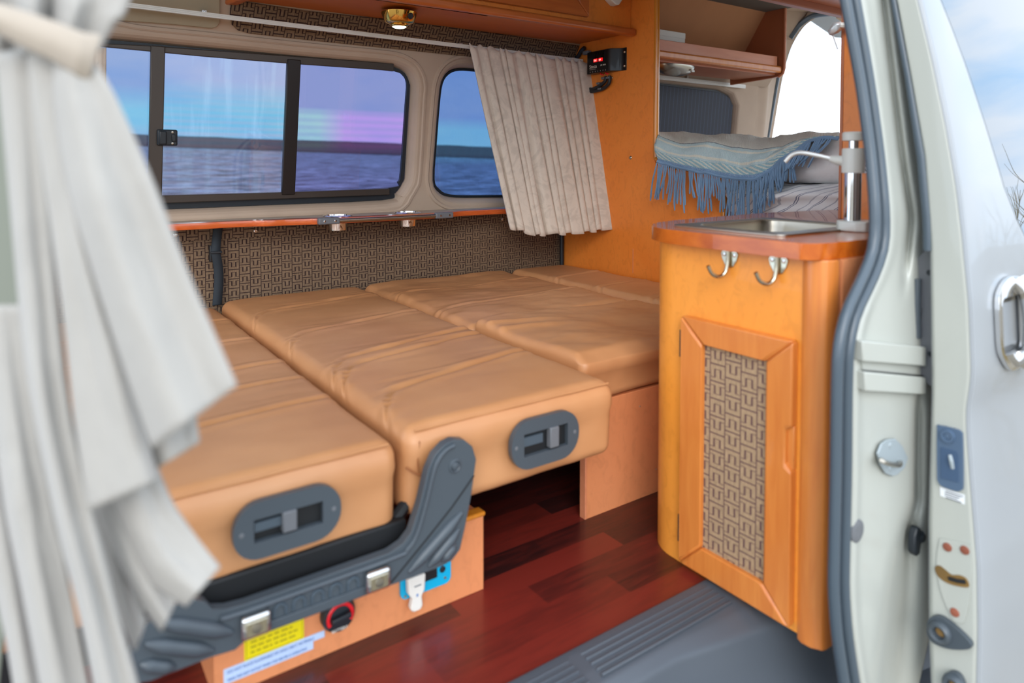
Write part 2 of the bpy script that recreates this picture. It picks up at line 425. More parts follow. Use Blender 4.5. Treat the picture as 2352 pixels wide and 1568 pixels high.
# --- moulded upper wall with window openings
win1 = [(60, 76), (230, 90), (470, 112), (700, 134), (870, 148), (906, 155), (930, 168), (941, 195), (939, 230), (930, 390), (923, 420), (906, 444), (878, 459), (600, 471), (380, 480), (200, 484), (60, 484)]
win2 = [(1052, 157), (1099, 160), (1200, 170), (1290, 180), (1318, 195), (1325, 225), (1312, 400), (1300, 430), (1275, 448), (1099, 453), (1030, 451), (1004, 438), (991, 412), (996, 330), (1003, 240), (1010, 190), (1026, 166)]
win3w = [(2.28, .80), (3.16, .80), (3.24, .86), (3.24, 1.17), (3.20, 1.22), (3.10, 1.245), (2.30, 1.26), (2.24, 1.20), (2.24, .86)]
def w3(x, z): return Vector((x, wallY(z), z))
wm = MB()
def dense(px): return [(p.x, p.y) for p in catmull([Vector((a, b_, 0)) for a, b_ in px], 3, True)]
win1 = dense(win1); win2 = dense(win2)
h1 = [W(*p, .045)-WN*.045 for p in win1]; h2 = [W(*p, .045)-WN*.045 for p in win2]; h3 = [w3(*p) for p in win3w]
def hole_loops(h, grow, off):
    c = sum(h, Vector())/len(h); out = []
    n = len(h)
    for i, p in enumerate(h):
        t = (h[(i+1) % n]-h[i-1]).normalized(); d = t.cross(WN); 
        if d.dot(p-c) < 0: d = -d
        out.append(p + d*grow + WN*off)
    return out
wz0, wz1 = .645, 1.285
outer = [Vector((x, wallY(z), z)) for x, z in ((-.9, wz0), (XR, wz0), (3.42, wz0), (3.42, wz1), (XR, wz1), (-.9, wz1))]
grown = [hole_loops(h, .028, 0) for h in (h1, h2, h3)]
flat = [outer]+grown
vs = [p for l in flat for p in l]; b = len(wm.v); wm.v += vs
for t in tessellate_polygon(flat): wm.f.append(tuple(t))
for h in (h1, h2, h3):
    n = len(h); prev = hole_loops(h, .028, 0); 
    for g, o in ((.020, .003), (.012, .012), (.006, .024), (.0, .045)):
        cur = hole_loops(h, g, o); k = len(wm.v); wm.v += prev+cur
        for i in range(n): wm.f.append((k+i, k+(i+1) % n, k+n+(i+1) % n, k+n+i))
        prev = cur
# raised moulding ridges around the openings and between the windows
for h in (h1[::2], h2[::2]):
    L = catmull(hole_loops(h, .045, -.001), 3, True); wm.tube(L, .009, 6, True, flat=.7)
wm.build('wall_left_trim', M['trimfelt'], kind='structure', ang=50).name = 'wall_left_upper'
# slope above the windows
S0 = Vector((0, 2.4424, 1.285)); SN = Vector((0, .24, .17)).normalized()
def SL(x, y, off=0): return PN(x, y, S0 - SN*off, SN)
MB().prism([(-.9, 2.4424, 1.285), (3.5, 2.4424, 1.285), (3.5, 2.2724, 1.525), (-.9, 2.2724, 1.525)], (0, .04, .03)).build('ceiling_left', M['trimfelt'], kind='structure', smooth=False)
up = MB(); ppx = [(528, 18), (527, 38), (532, 56), (545, 68), (575, 76), (700, 90), (1000, 121), (1341, 158), (1341, 106), (1000, 55), (700, 24), (530, -2)]
up.prism([SL(x, y, .001) for x, y in ppx], -SN*.006)
up.build('trim_2', M['greek2'], kind='structure', bevel=.003)
up = MB(); up.prism([SL(x, y, .001) for x, y in [(505, -40), (505, 50), (498, 60), (486, 64), (400, 55), (250, 44), (60, 30), (60, -60)]], -SN*.008)
up.build('trim_3', M['greyfelt'], kind='structure', bevel=.004)
# roof and rear
MB().box(-.5, 3.13, .80, 2.32, 1.62, 1.66).build('ceiling', M['greyceil'], kind='structure', smooth=False)
MB().box(3.13, 3.76, .80, 2.50, 1.72, 1.76).build('ceiling_rear', M['trimfelt'], kind='structure', smooth=False)
# tail gate opening: rear wall with arched opening
TX = 3.72
arc = [P(x, y, X=TX) for x, y in [(1758, 340), (1765, 300), (1775, 240), (1788, 170), (1806, 108), (1830, 66), (1850, 47), (1872, 35), (1915, 29)]]
arcp = [Vector((TX, p.y, p.z)) for p in arc]
arcs = catmull(arcp, 4)
ro = [Vector((TX, arcs[0].y, .3))] + arcs + [Vector((TX, .95, arcs[-1].z)), Vector((TX, .95, 1.9)), Vector((TX, 2.66, 1.9)), Vector((TX, 2.66, .3))]
MB().prism(ro, (.05, 0, 0)).build('wall_rear', M['trimfelt'], kind='structure')
MB().tube([Vector((TX-.012, arcs[0].y-.004, .5))]+[p+Vector((-.012, -.004, -.003)) for p in arcs]+[Vector((TX-.012, 1.2, arcs[-1].z-.004))], .016, 8).build('trim_4', M['seal'], kind='structure')
# raised side surface between wall and tail gate (moulded quarter trim)
qm = MB()
def qf(u, v):
    z = .62+u*1.15; y = interp([(.62, 2.5), (1.285, 2.455), (1.5, 2.44), (1.66, 2.40), (1.8, 2.38)], z)
    rib = .022*math.exp(-((v-.35)/.14)**2)*(1 if z < 1.5 else 0)
    ye = interp(sorted([(p.z, p.y) for p in arcs if p.y > 2.33]), z)+.004 if z > arcs[0].z else arcs[0].y+.004
    return (3.40+v*.32, (y-rib)*(1-v**2)+ye*v**2 , z)
qm.grid(qf, 20, 16).build('wall_left_quarter', M['trimfelt'], kind='structure', solid=.004).name = 'wall_left_rear'
# step well
sw = MB()
def stepf(u, v):
    x = -.6+u*2.6
    bend = .04*max(0, (x-.92))/.2 if x > .92 else 0
    prof = [(0, .905, .002), (.10, .893, .003), (.28, .85, 0), (.46, .825-bend*.4, -.006), (.56, .808-bend, -.022), (.66, .80-bend, -.06), (.82, .785-bend, -.15), (.9, .765-bend, -.19), (1, .56, -.205)]
    y = interp([(a, b) for a, b, c in prof], v); z = interp([(a, c) for a, b, c in prof], v)
    return (x, y, z)
sw.grid(stepf, 60, 60)
st = sw.build('trim_5', M['step'], kind='structure', solid=.004)
for k in range(5):
    yy = .886-.0135*k
    for xa, xb in ((-.5, .738), (.765, 1.10)):
        r = MB(); r.box(xa-(.0 if xa < 0 else .008*k*0), xb, yy-.0022, yy+.0022, -.001, .0062 if k < 3 else .0045)
        r.build('tread_rib', M['step'], st, bevel=.0015)
    # ribs lie on the tread
# outside
def ground_mat():
    t = NT('ground_gravel'); co = t.coord(); t.base(t.mix(t.noise(co, 3, 8, .7), lin((92, 86, 76)), lin((158, 148, 130)))); return t.set(rough=.95)
MB().box(-60, 60, -60, 3.2, -.72, -.62).build('ground', ground_mat(), kind='structure', smooth=False)
def flat_mat():
    t = NT('wet_flats'); co = t.coord(scale=(.8, 1.3, 1)); f = t.noise(co, 1.1, 7, .7, .3)
    t.base(t.mix(t.ramp(f, .42, .60), lin((52, 56, 70)), lin((205, 214, 226)))); return t.set(rough=.5)
FD = 90.0
def far_pt(x, dy=0): p = P(x, 324+.036*x+dy, D=FD); return p
def gf(u, v):
    x = -600+3600*u; a = far_pt(x); b_ = Vector((a.x*.045, max(3.3, a.y*.045), -.62)); t = v**1.6
    return b_.lerp(a, t)
MB().grid(gf, 60, 60).build('ground_far', flat_mat(), kind='structure', ang=0)
bk = MB()
def bankf(u, v):
    x = -600+3600*u; a = far_pt(x, -27*v*(1+.06*fbm(u*40, 1.3))); a2 = a + Vector((0, 6*v, 0)); return a2+Vector((0, 0, -.15*(1-v)))
bk.grid(bankf, 160, 4)
bk.build('ground_bank', plain('dark_bank', (112, 96, 100), .95, var=.25), kind='structure', solid=.5)

# ================================================================== WINDOWS
WO = .040
def wplate(mb, px, off, th, holes=()): return mb.prism([W(x, y, off) for x, y in px], WN*th, [[W(x, y, off) for x, y in h] for h in holes])
w1 = thing('window_1', (.75, 2.5, .70), None, None); tag(w1, kind='structure')
def rr(px, n=3): return px
inner = [(70, 92), (230, 107), (470, 130), (680, 147), (880, 161), (912, 165), (926, 172), (935, 191), (932, 240), (921, 395), (914, 418), (898, 431), (678, 440), (648, 442), (371, 449), (200, 453), (70, 455)]
inner = dense(inner)
wplate(MB(), win1, WO-.004, .012, [inner]).build('window_frame', M['black'], w1, bevel=.002)
f = MB(); wplate(f, [(70, 92), (330, 104), (905, 146), (905, 164), (880, 161), (680, 147), (470, 130), (230, 107), (70, 97)], WO-.022, .02)
wplate(f, [(70, 452), (371, 449), (648, 442), (895, 433), (895, 447), (371, 467), (70, 474)], WO-.022, .02)
f.build('sliding_track', M['bronze'], w1, bevel=.003)
wplate(MB(), [(347, 104), (380, 107), (372, 460), (340, 462)], WO-.03, .022).build('sash_stile', M['bronze'], w1, bevel=.003)
wplate(MB(), [(661, 135), (692, 138), (678, 447), (648, 448)], WO-.027, .02).build('sash_stile', M['frameblk'], w1, bevel=.003)
def pane(name, px, off, mat): return MB().prism([W(x, y, off) for x, y in px], WN*.003).build(name, mat, w1, smooth=False)
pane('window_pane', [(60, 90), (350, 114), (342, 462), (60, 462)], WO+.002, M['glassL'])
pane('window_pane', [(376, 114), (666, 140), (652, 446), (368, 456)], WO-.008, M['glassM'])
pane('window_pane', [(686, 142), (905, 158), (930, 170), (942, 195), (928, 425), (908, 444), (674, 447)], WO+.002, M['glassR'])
lt = MB(); c = W(384, 316, WO-.035); ax = Vector((1, 0, 0)); az = Vector((0, -.09, 1)).normalized()
lt.obox(c, ax, WN, az, .030, .008, .026); latch = lt.build('window_latch', M['black'], w1, bevel=.005, seg=3)
MB().obox(c+ax*-.014+WN*-.008, ax, WN, az, .011, .007, .022).build('latch_grip', M['black'], latch, bevel=.004)
MB().obox(c+ax*.018+WN*-.01, ax, WN, az, .006, .006, .012).build('latch_button', M['black'], latch, bevel=.003)
s = MB()
for dz in (-.018, .018): s.lathe(c+ax*.014+az*dz+WN*-.008, -WN, [(0, .004), (.002, .0035), (.0025, .001)], 10)
s.build_each('screw', M['steel'], latch)

w2 = thing('window_2', (1.7, 2.5, .70), None, None); tag(w2, kind='structure')
in2 = [(p.x, p.y) for p in [Vector(q) for q in []]]
loop = h2; inn = hole_loops(loop, -.010, 0); 
MB().prism([p+WN*(WO-.004) for p in loop], WN*.012, [[p+WN*(WO-.004) for p in inn]]).build('window_frame', M['black'], w2, bevel=.002)
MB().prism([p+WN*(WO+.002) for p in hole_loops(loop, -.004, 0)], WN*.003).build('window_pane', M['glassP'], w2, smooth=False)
w3o = thing('window_3', (2.7, 2.5, .80), None, None); tag(w3o, kind='structure')
MB().prism([p+WN*(WO-.01) for p in h3], WN*.012, [[p+WN*(WO-.01) for p in hole_loops(h3, -.014, 0)]]).build('window_frame', M['black'], w3o, bevel=.002)
MB().prism([p+WN*(WO+.0) for p in hole_loops(h3, -.004, 0)], WN*.003).build('window_pane', M['privacy'], w3o, smooth=False)
sc = MB().prism([p+WN*(WO-.022) for p in hole_loops(h3, -.01, 0)], WN*.006).build('blackout_screen', M['screen'], bevel=.002)
tag(sc, 'dark blue quilted blackout screen fitted in the rear side window', 'window screen')

# ================================================================== SHELF UNDER WINDOW
sh = thing('window_shelf', (1, 2.4, .637), 'narrow shelf with wavy orange cedar edge running under the far windows', 'shelf')
ft = [(-.9, 2.37), (.30, 2.37), (.52, 2.378), (.61, 2.374), (.655, 2.352), (.72, 2.352), (.79, 2.338), (.86, 2.325), (1.25, 2.322), (1.33, 2.338), (1.41, 2.372), (1.52, 2.376), (2.03, 2.376)]
fr = catmull([(x, y, .641) for x, y in ft], 4)
MB().prism([(-.9, 2.495, .641)]+fr+[(2.03, 2.495, .641)], (0, 0, .019)).build('shelf_board', plain('beige_shelf_top', (178, 160, 138), .6), sh, bevel=.002)
ed = MB(); n = len(fr)
sec = [(-.0, .0), (-.011, .002), (-.015, .010), (-.013, .020), (-.0, .0225)]
def edf(u, v):
    i = min(n-1, int(round(u*(n-1)))); p = fr[i]; a = fr[max(0, i-1)]; b2 = fr[min(n-1, i+1)]
    t = (b2-a).normalized(); nn = Vector((t.y, -t.x, 0)) if True else 0
    k = int(round(v*(len(sec)-1))); return p + nn*(-sec[k][0]) + Vector((0, 0, sec[k][1]-.001))
ed.grid(edf, n-1, len(sec)-1); ed.build('wooden_edge', M['shelf'], sh, solid=.0015, label='glossy orange cedar edge strip')
def cupholder(cx, cy, label):
    t = thing('cup_holder', (cx, cy, .62), label, 'cup holder', 'cup holders in the window shelf')
    MB().lathe((cx, cy, .6605), (0, 0, 1), [(0, .052), (.003, .052), (.0055, .048), (.0055, .041), (.001, .040)], 40).build('rim', M['chrome'], t)
    MB().lathe((cx, cy, .611), (0, 0, 1), [(0, .026), (.002, .032), (.03, .034), (.0495, .040)], 40).build('cup', M['chrome'], t)
cupholder(.905, 2.375, 'chrome cup holder sunk in window shelf, nearer the long sliding window')
cupholder(1.18, 2.375, 'chrome cup holder sunk in window shelf, nearer the short window')
gb = thing('grab_rail', (1.07, 2.31, .63), 'short steel towel rail with grey ends screwed to the shelf edge', 'rail')
ya = 2.300
MB().tube([(.86, ya, .652), (1.28, ya, .652)], .0075, 16).build('bar', M['steel'], gb)
for x, s_ in ((.845, 1), (1.295, -1)):
    e = MB(); e.box(x-.038, x+.038, ya-.010, ya+.011, .641, .664); e = e.build('end_bracket', M['greyplast2'], gb, bevel=.005, seg=3)
    m = MB()
    for dx in (-.018, .02): m.lathe((x+dx, ya-.009, .6525), (0, -1, 0), [(0, .0045), (.0025, .004), (.003, .001)], 10)
    m.build_each('screw', M['chrome'], e)
wf = thing('webbing_strap', (.53, 2.48, .37), 'black webbing strap with a buckle hanging on the patterned wall', 'strap')
sp_ = catmull([(.530, 2.485, .64), (.522, 2.478, .60), (.516, 2.470, .56), (.517, 2.468, .54), (.524, 2.474, .50), (.526, 2.478, .45), (.522, 2.480, .40), (.520, 2.482, .37)], 5)
m = MB(); m.grid(lambda u, v: sp_[int(round(v*(len(sp_)-1)))]+Vector(((u-.5)*.030, 0, 0)), 2, len(sp_)-1)
m.build('webbing', plain('black_webbing', (34, 44, 52), .7, bump=.4), wf, solid=.002)
MB().box(.499, .535, 2.459, 2.468, .548, .556).build('buckle', M['black'], wf, bevel=.002)
m = MB(); m.box(.498, .503, 2.470, 2.492, .520, .575); m.build('buckle_plate', M['black'], wf, bevel=.002)
for i, (x, y, l) in enumerate(((403, 539, 'small chrome eyelet screw under the shelf left of the black strap'), (587, 530, 'small chrome eyelet screw under the shelf right of the black strap'), (1153, 503, 'small screw under the shelf beside the hanging curtain'))):
    p = P(x, y, Y=2.493)
    o = MB().lathe(p, (0, -1, 0), [(0, .007), (.002, .0065), (.003, .004), (.0005, .003)], 14).build('screw', M['chrome']); tag(o, l, 'screw')

# ================================================================== CURTAIN RAILS
ra = thing('curtain_rail', (1, 2.36, 1.31), 'long white aluminium curtain rail above the far windows', 'curtain rail')
pa, pb = P(100, -12, Y=2.36), P(1338, 140, Y=2.345)
d = (pb-pa).normalized()
q = MB()
for dz, w_ in ((.0052, .004), (0, .0045), (-.0052, .004)):
    q.obox((pa+pb)/2+Vector((0, 0, dz)), d, (0, 1, 0), (0, 0, 1), (pb-pa).length/2, w_, .0019)
q.obox((pa+pb)/2, d, (0, 1, 0), (0, 0, 1), (pb-pa).length/2, .0025, .007)
q.build('rail', M['whitepl'], ra)
for x, y in ((469, 27), (761, 66), (1058, 102), (1316, 134)):
    c = PN(x, y, (0, 2.37, 1.325), (0, 1, 0)); k = MB(); k.obox(c+Vector((0, .012, -.002)), (1, 0, 0), (0, 1, 0), (0, 0, 1), .007, .016, .007)
    k.lathe(c+Vector((0, -.004, 0)), (0, -1, 0), [(0, .004), (.002, .003)], 8); k.build('rail_bracket', M['alu'], ra, bevel=.001)
rb = thing('curtain_rail', (2.9, 2.4, 1.27), 'short white curtain rail above the blacked-out rear side window', 'curtain rail')
pa, pb = P(1500, 176, Y=2.42), P(1711, 199, Y=2.42); d = (pb-pa).normalized()
q = MB()
for dz, w_ in ((.007, .004), (0, .006), (-.007, .004)): q.obox((pa+pb)/2+Vector((0, 0, dz)), d, (0, 1, 0), (0, 0, 1), (pb-pa).length/2, w_, .0034)
q.build('rail', M['whitepl'], rb)
for x, y in ((1578, 178), (1694, 192)):
    c = P(x, y, Y=2.43); MB().obox(c+Vector((0, .012, 0)), (1, 0, 0), (0, 1, 0), (0, 0, 1), .006, .018, .009).build('rail_bracket', M['alu'], rb, bevel=.001)

# ================================================================== FAR CURTAINS
def pleated(name, top, bot, npl, amp, mat, label, cat, thick=.0016, hem=True, swing=0, par=None):
    """top/bot: functions u-> Vector ; pleats toward -Y"""
    m = MB(); NU, NV = npl*14, 44
    rnd = [random.uniform(.6, 1.3) for _ in range(npl+2)]; ph = [random.uniform(-.25, .25) for _ in range(npl+2)]
    def fn(u, v):
        p = top(u).lerp(bot(u), v)
        k = npl*(u+.018*math.sin(u*23)+.012*math.sin(u*41+1)); k = max(0, min(npl, k)); i = int(k); fr_ = k-i
        a = amp*(rnd[i]*(1-fr_)+rnd[i+1]*fr_)*(.55+.75*v)
        w = 2*PI*(k+ph[i]*(1-fr_)*v+ph[i+1]*fr_*v)
        q_ = (w/(2*PI)) % 1.0; s = (q_/.72*2-1) if q_ < .72 else (1-(q_-.72)/.28*2)
        s = .8*s+.2*math.sin(w)
        p += Vector((.45*a*math.cos(w+.6), -a*s, 0))
        p += Vector((0, .003*fbm(u*4, v*2, 1), 0))
        p.z += .005*math.cos(w*.5+1)*v*v + (.008*math.sin(w) if v < .01 else 0)
        return p
    m.grid(fn, NU, NV)
    return m
ct = lambda u: P(1078+u*276, 103+u*42, Y=2.315-.0*u)
def cb(u):
    p = P(1172+u*232, interp([(0, 524), (.25, 540), (.5, 538), (.8, 532), (1, 524)], u), Y=2.27-.10*u); return p
cm = pleated('curtain', ct, cb, 13, .019, M['curtain'], '', '')
cu = cm.build('window_curtain', M['curtain'], solid=.0018, ang=0)
tag(cu, 'pleated beige damask curtain hanging by the orange partition', 'curtain')
cm = pleated('curtain', lambda u: P(120+u*122, 92+u*12, Y=2.36), lambda u: P(120+u*118, 470, Y=2.36), 5, .012, M['curtain'], '', '')
tag(cm.build('window_curtain', M['curtain'], solid=.0018, ang=0), 'gathered beige curtain at the left end of the long window', 'curtain')

# ================================================================== PARTITION
pt = thing('partition_panel', (XR, 2.0, 0), 'tall orange burl partition behind the bed with amber edge strips', 'partition')
pl = [(2.493, 0), (2.493, .66), (2.44, 1.285), (2.30, 1.475), (2.1, 1.6), (1.925, 1.6), (1.925, .87), (1.915, .85), (1.90, .838), (1.60, .80), (1.60, 0)]
MB().prism([(XR, y, z) for y, z in pl], (.018, 0, 0)).build('panel', M['panel'], pt, bevel=.001)
e = MB(); e.tube(catmull([(XR+.009, 1.921, 1.6), (XR+.009, 1.921, 1.2), (XR+.009, 1.921, .90), (XR+.009, 1.913, .868), (XR+.009, 1.895, .848), (XR+.009, 1.875, .84)], 5), .0115, 10, ref=(1, 0, 0))
e.build('edge_strip', M['edge'], pt)
MB().box(XR-.003, XR+.021, 1.582, 1.602, 0, .80).build('edge_strip', M['edge'], pt, bevel=.006, seg=3)
sc = P(1448, 362, X=XR-.0)
s = MB(); s.lathe(sc, (-1, 0, 0), [(0, .0075), (.002, .006), (.003, .003)], 14); tag(s.build('screw', M['steel']), 'lone steel screw head in the middle of the orange partition', 'screw')
MB().box(XR-.0012, XR+.0005, 2.033, 2.036, .40, .50).build('joint_line', M['pink'], pt)
# corner cable
cc = thing('cable_conduit', (XR-.01, 2.48, .3), 'black cable conduit running down the corner behind the curtain', 'cable')
MB().tube(catmull([(XR-.013, 2.478, .30), (XR-.013, 2.476, .65), (XR-.016, 2.43, 1.22), (XR-.014, 2.36, 1.33), (XR-.014, 2.325, 1.355)], 6), .0095, 10).build('conduit', M['black'], cc)
c = P(1345, 122, X=XR-.01); MB().box(c.x-.012, c.x+.008, c.y-.03, c.y+.008, c.z-.008, c.z+.008).build('cable_clip', M['greyplast2'], cc, bevel=.003)
MB().lathe((XR-.002, c.y-.024, c.z), (-1, 0, 0), [(0, .006), (.004, .005), (.006, .002)], 12).build('screw', M['nickel'], cc)

# ================================================================== SOLAR CONTROLLER
sc_ = thing('solar_controller', (XR, 2.18, 1.23), 'black solar charge controller with red display on the partition', 'controller')
y0, y1, z0, z1 = 2.078, 2.283, 1.232, 1.325
prof = [(y0, .003), (y0+.022, .003), (y0+.035, .012), (y0+.055, .034), (y0+.075, .040), (y1-.06, .040), (y1-.02, .040), (y1-.003, .038), (y1, .034)]
prof = [(y, d) for y, d in prof]
poly = [Vector((XR-d, y, z0)) for y, d in prof] + [Vector((XR, y1, z0)), Vector((XR, y0, z0))]
MB().prism(poly, (0, 0, z1-z0)).build('case', M['charge'], sc_, bevel=.002)
MB().box(XR-.0415, XR-.0395, y0+.09, y1-.055, z0+.045, z1-.006).build('display_window', plain('gloss_black', (6, 6, 8), .08, coat=1), sc_)
for yy, s_ in ((2.222, '12.4'), (2.190, '8.4')):
    b_ = MB().box(XR-.0428, XR-.0412, yy-.012, yy+.012, z0+.046, z0+.060).build('red_display', M['led'], sc_)
    text(s_, .011, (XR-.0432, yy+.010, z0+.049), (0, -1, 0), (0, 0, 1), M['ledw'], sc_, 'display_digits', squash=.8)
text('Steca', .021, (XR-.0412, 2.262, z0+.022), (0, -1, 0), (0, 0, 1), M['whitepl'], sc_, 'maker_name')
MB().box(XR-.0412, XR-.0408, 2.222, 2.262, z0+.0165, z0+.0175).build('underline', M['whitepl'], sc_)
text('PR 1010', .009, (XR-.0412, 2.192, z0+.026), (0, -1, 0), (0, 0, 1), M['whitepl'], sc_, 'type_number')
for k in range(7): MB().box(XR-.0412, XR-.0408, 2.255-.016*k, 2.258-.016*k, z0+.004, z0+.009).build('terminal_mark', M['alu'], sc_)
for zz in (z0+.018, z1-.018):
    MB().lathe((XR-.003, y0+.010, zz), (-1, 0, 0), [(0, .006), (.003, .005), (.005, .002)], 12).build('screw', M['nickel'], sc_)
cb_ = thing('controller_cable', (XR-.01, 2.25, 1.16), 'pair of black corrugated cables curving out under the solar controller', 'cable')
for k, pts in enumerate(([(1390, 176), (1391, 184), (1384, 192), (1372, 200), (1360, 205), (1352, 203), (1347, 200)], [(1400, 174), (1400, 188), (1393, 198), (1382, 205), (1366, 209), (1352, 210), (1347, 210)])):
    MB().tube(catmull([P(x, y, X=XR-.014) for x, y in pts], 5), .0075, 10).build('cable', M['black'], cb_)
for x, y in ((1388, 180), (1377, 192), (1399, 179), (1380, 204)):
    c = P(x, y, X=XR-.012); MB().obox(c, (1, 0, 0), (0, 1, 0), (0, 0, 1), .012, .010, .0045).build('cable_clip', M['greyplast2'], cb_, bevel=.003)
for x, y in ((1406, 179), (1382, 197)):
    c = P(x, y, X=XR-.002); MB().lathe(c, (-1, 0, 0), [(0, .006), (.004, .005), (.006, .002)], 12).build('screw', M['nickel'], cb_)
m = MB()
for pts in ([(1379, 167), (1381, 171), (1386, 171)], [(1391, 167), (1395, 170), (1397, 168)]): m.tube(catmull([P(x, y, X=XR-.022) for x, y in pts], 4), .003, 6)
m.build('red_wire', M['red'], cb_)

# ================================================================== OVERHEAD CABINET (far side)
oc = thing('overhead_cabinet', (1.2, 2.15, 1.362), 'orange overhead locker with fabric inset doors above the far windows', 'cabinet')
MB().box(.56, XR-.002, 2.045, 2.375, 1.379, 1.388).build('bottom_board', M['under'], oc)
MB().box(.62, XR-.002, 2.055, 2.07, 1.378, 1.62).build('front_panel', M['panel'], oc, label='orange burl face of the locker')
q = MB(); q.prism([(.535, 2.46, 1.362), (.535, 2.40, 1.362), (.60, 2.055, 1.362), (.62, 2.02, 1.362), (XR-.002, 2.02, 1.362), (XR-.002, 2.058, 1.362), (.64, 2.058, 1.362), (.625, 2.085, 1.362), (.575, 2.40, 1.362), (.575, 2.42, 1.362)], (0, 0, .030))
q.build('front_rail', M['framex'], oc, bevel=.009, seg=4, label='moulded brown front rail')
def framed_door(x0, x1, z0, z1, y, par):
    d_ = MB(); w_ = .058
    for a in (((x0, z0), (x1, z0), (x1-w_, z0+w_), (x0+w_, z0+w_)), ((x1, z0), (x1, z1), (x1-w_, z1-w_), (x1-w_, z0+w_)), ((x0, z1), (x1, z1), (x1-w_, z1-w_), (x0+w_, z1-w_)), ((x0, z0), (x0, z1), (x0+w_, z1-w_), (x0+w_, z0+w_))):
        d_.prism([(x, y, z) for x, z in a], (0, -.018, 0))
    o = d_.build('door', M['framex'], par, bevel=.004, seg=3)
    MB().box(x0+w_-.004, x1-w_+.004, y-.009, y-.004, z0+w_-.004, z1-w_+.004).build('fabric_inset', M['greek'], o); return o
framed_door(1.205, 1.79, 1.413, 1.69, 2.055, oc); framed_door(.63, 1.19, 1.413, 1.69, 2.055, oc)
wb = thing('wall_bracket', P(1410, 14, Y=2.05), 'small white plastic bracket fixed to the orange locker face', 'bracket')
c = P(1410, 5, Y=2.035)
MB().prism([(c.x-.032, 2.055, c.z+.06), (c.x-.032, 2.055, c.z+.006), (c.x-.004, 2.055, c.z-.012), (c.x+.016, 2.055, c.z-.012), (c.x+.040, 2.055, c.z+.018), (c.x+.040, 2.055, c.z+.06)], (0, -.035, 0)).build('bracket', M['whitepl'], wb, bevel=.004)
# brass spot lamp under the locker
lc = P(917, 30, Z=1.366)
sl = thing('spot_lamp', (lc.x, lc.y, 1.33), 'polished brass spot lamp glowing under the overhead locker', 'lamp')
MB().lathe((lc.x, lc.y, 1.3675), (0, 0, -1), [(0, .062), (.003, .062), (.032, .050), (.036, .046), (.042, .028), (.042, .024)], 48).build('lamp_housing', M['brass'], sl)
MB().lathe((lc.x, lc.y, 1.3275), (0, 0, -1), [(0, .030), (.004, .031), (.008, .027), (.0095, .020)], 32).build('lamp_ring', M['brass'], sl)
MB().lathe((lc.x, lc.y, 1.3185), (0, 0, -1), [(0, .024), (.003, .018), (.004, .004)], 24).build('lamp_lens', M['lampglow'], sl, label='lit glass lens')
bd = Vector((.30, -1, .0)).normalized()
MB().lathe(Vector((lc.x, lc.y, 1.350))+bd*.052, bd+Vector((0, 0, -.3)), [(0, .0115), (.006, .011), (.0075, .007)], 24).build('switch_button', M['black'], sl)

# ================================================================== BENCH SEAT FOLDED FLAT
def cushion(x0, x1, y0, y1, z0, z1, r, top, side=None, dx=.02):
    def ax(a, b, step):
        n = max(2, int((b-a-2*r)/step)); inner_ = [a+r+(b-a-2*r)*i/n for i in range(n+1)]
        e0 = [a+r*(1-math.cos(PI/2*k/5))*1.0 if False else a+r*k/5 for k in range(5)]
        return e0+inner_+[b-r+r*(k+1)/5 for k in range(5)]
    X_, Y_, Z_ = ax(x0, x1, dx*.6), ax(y0, y1, dx*.35), ax(z0, z1, .02)
    bm = bmesh.new(); idx = {}
    def vert(i, j, k):
        key = (i, j, k)
        if key not in idx:
            p = Vector((X_[i], Y_[j], Z_[k]))
            c = Vector((min(max(p.x, x0+r), x1-r), min(max(p.y, y0+r), y1-r), min(max(p.z, z0+r), z1-r)))
            d = p-c
            # warp from cube shell to sphere shell
            if d.length > 1e-9:
                mx_ = max(abs(d.x), abs(d.y), abs(d.z)); p = c + d.normalized()*mx_
            w_ = max(0, min(1, (p.z-(z0+z1)/2)/((z1-z0)/2)))
            w_ = w_*w_*(3-2*w_)
            q_ = Vector(p)
            q_.z += w_*top(p.x, p.y)
            if side: q_ += side(p, 1-w_)
            idx[key] = bm.verts.new(q_)
        return idx[key]
    nx, ny, nz = len(X_)-1, len(Y_)-1, len(Z_)-1
    for k in (0, nz):
        for i in range(nx):
            for j in range(ny): bm.faces.new([vert(i, j, k), vert(i+1, j, k), vert(i+1, j+1, k), vert(i, j+1, k)])
    for j in (0, ny):
        for i in range(nx):
            for k in range(nz): bm.faces.new([vert(i, j, k), vert(i+1, j, k), vert(i+1, j, k+1), vert(i, j, k+1)])
    for i in (0, nx):
        for j in range(ny):
            for k in range(nz): bm.faces.new([vert(i, j, k), vert(i, j+1, k), vert(i, j+1, k+1), vert(i, j, k+1)])
    m_ = MB(); bm.verts.index_update(); m_.v = [v.co.copy() for v in bm.verts]; m_.f = [tuple(v.index for v in f_.verts) for f_ in bm.faces]; bm.free()
    return m_
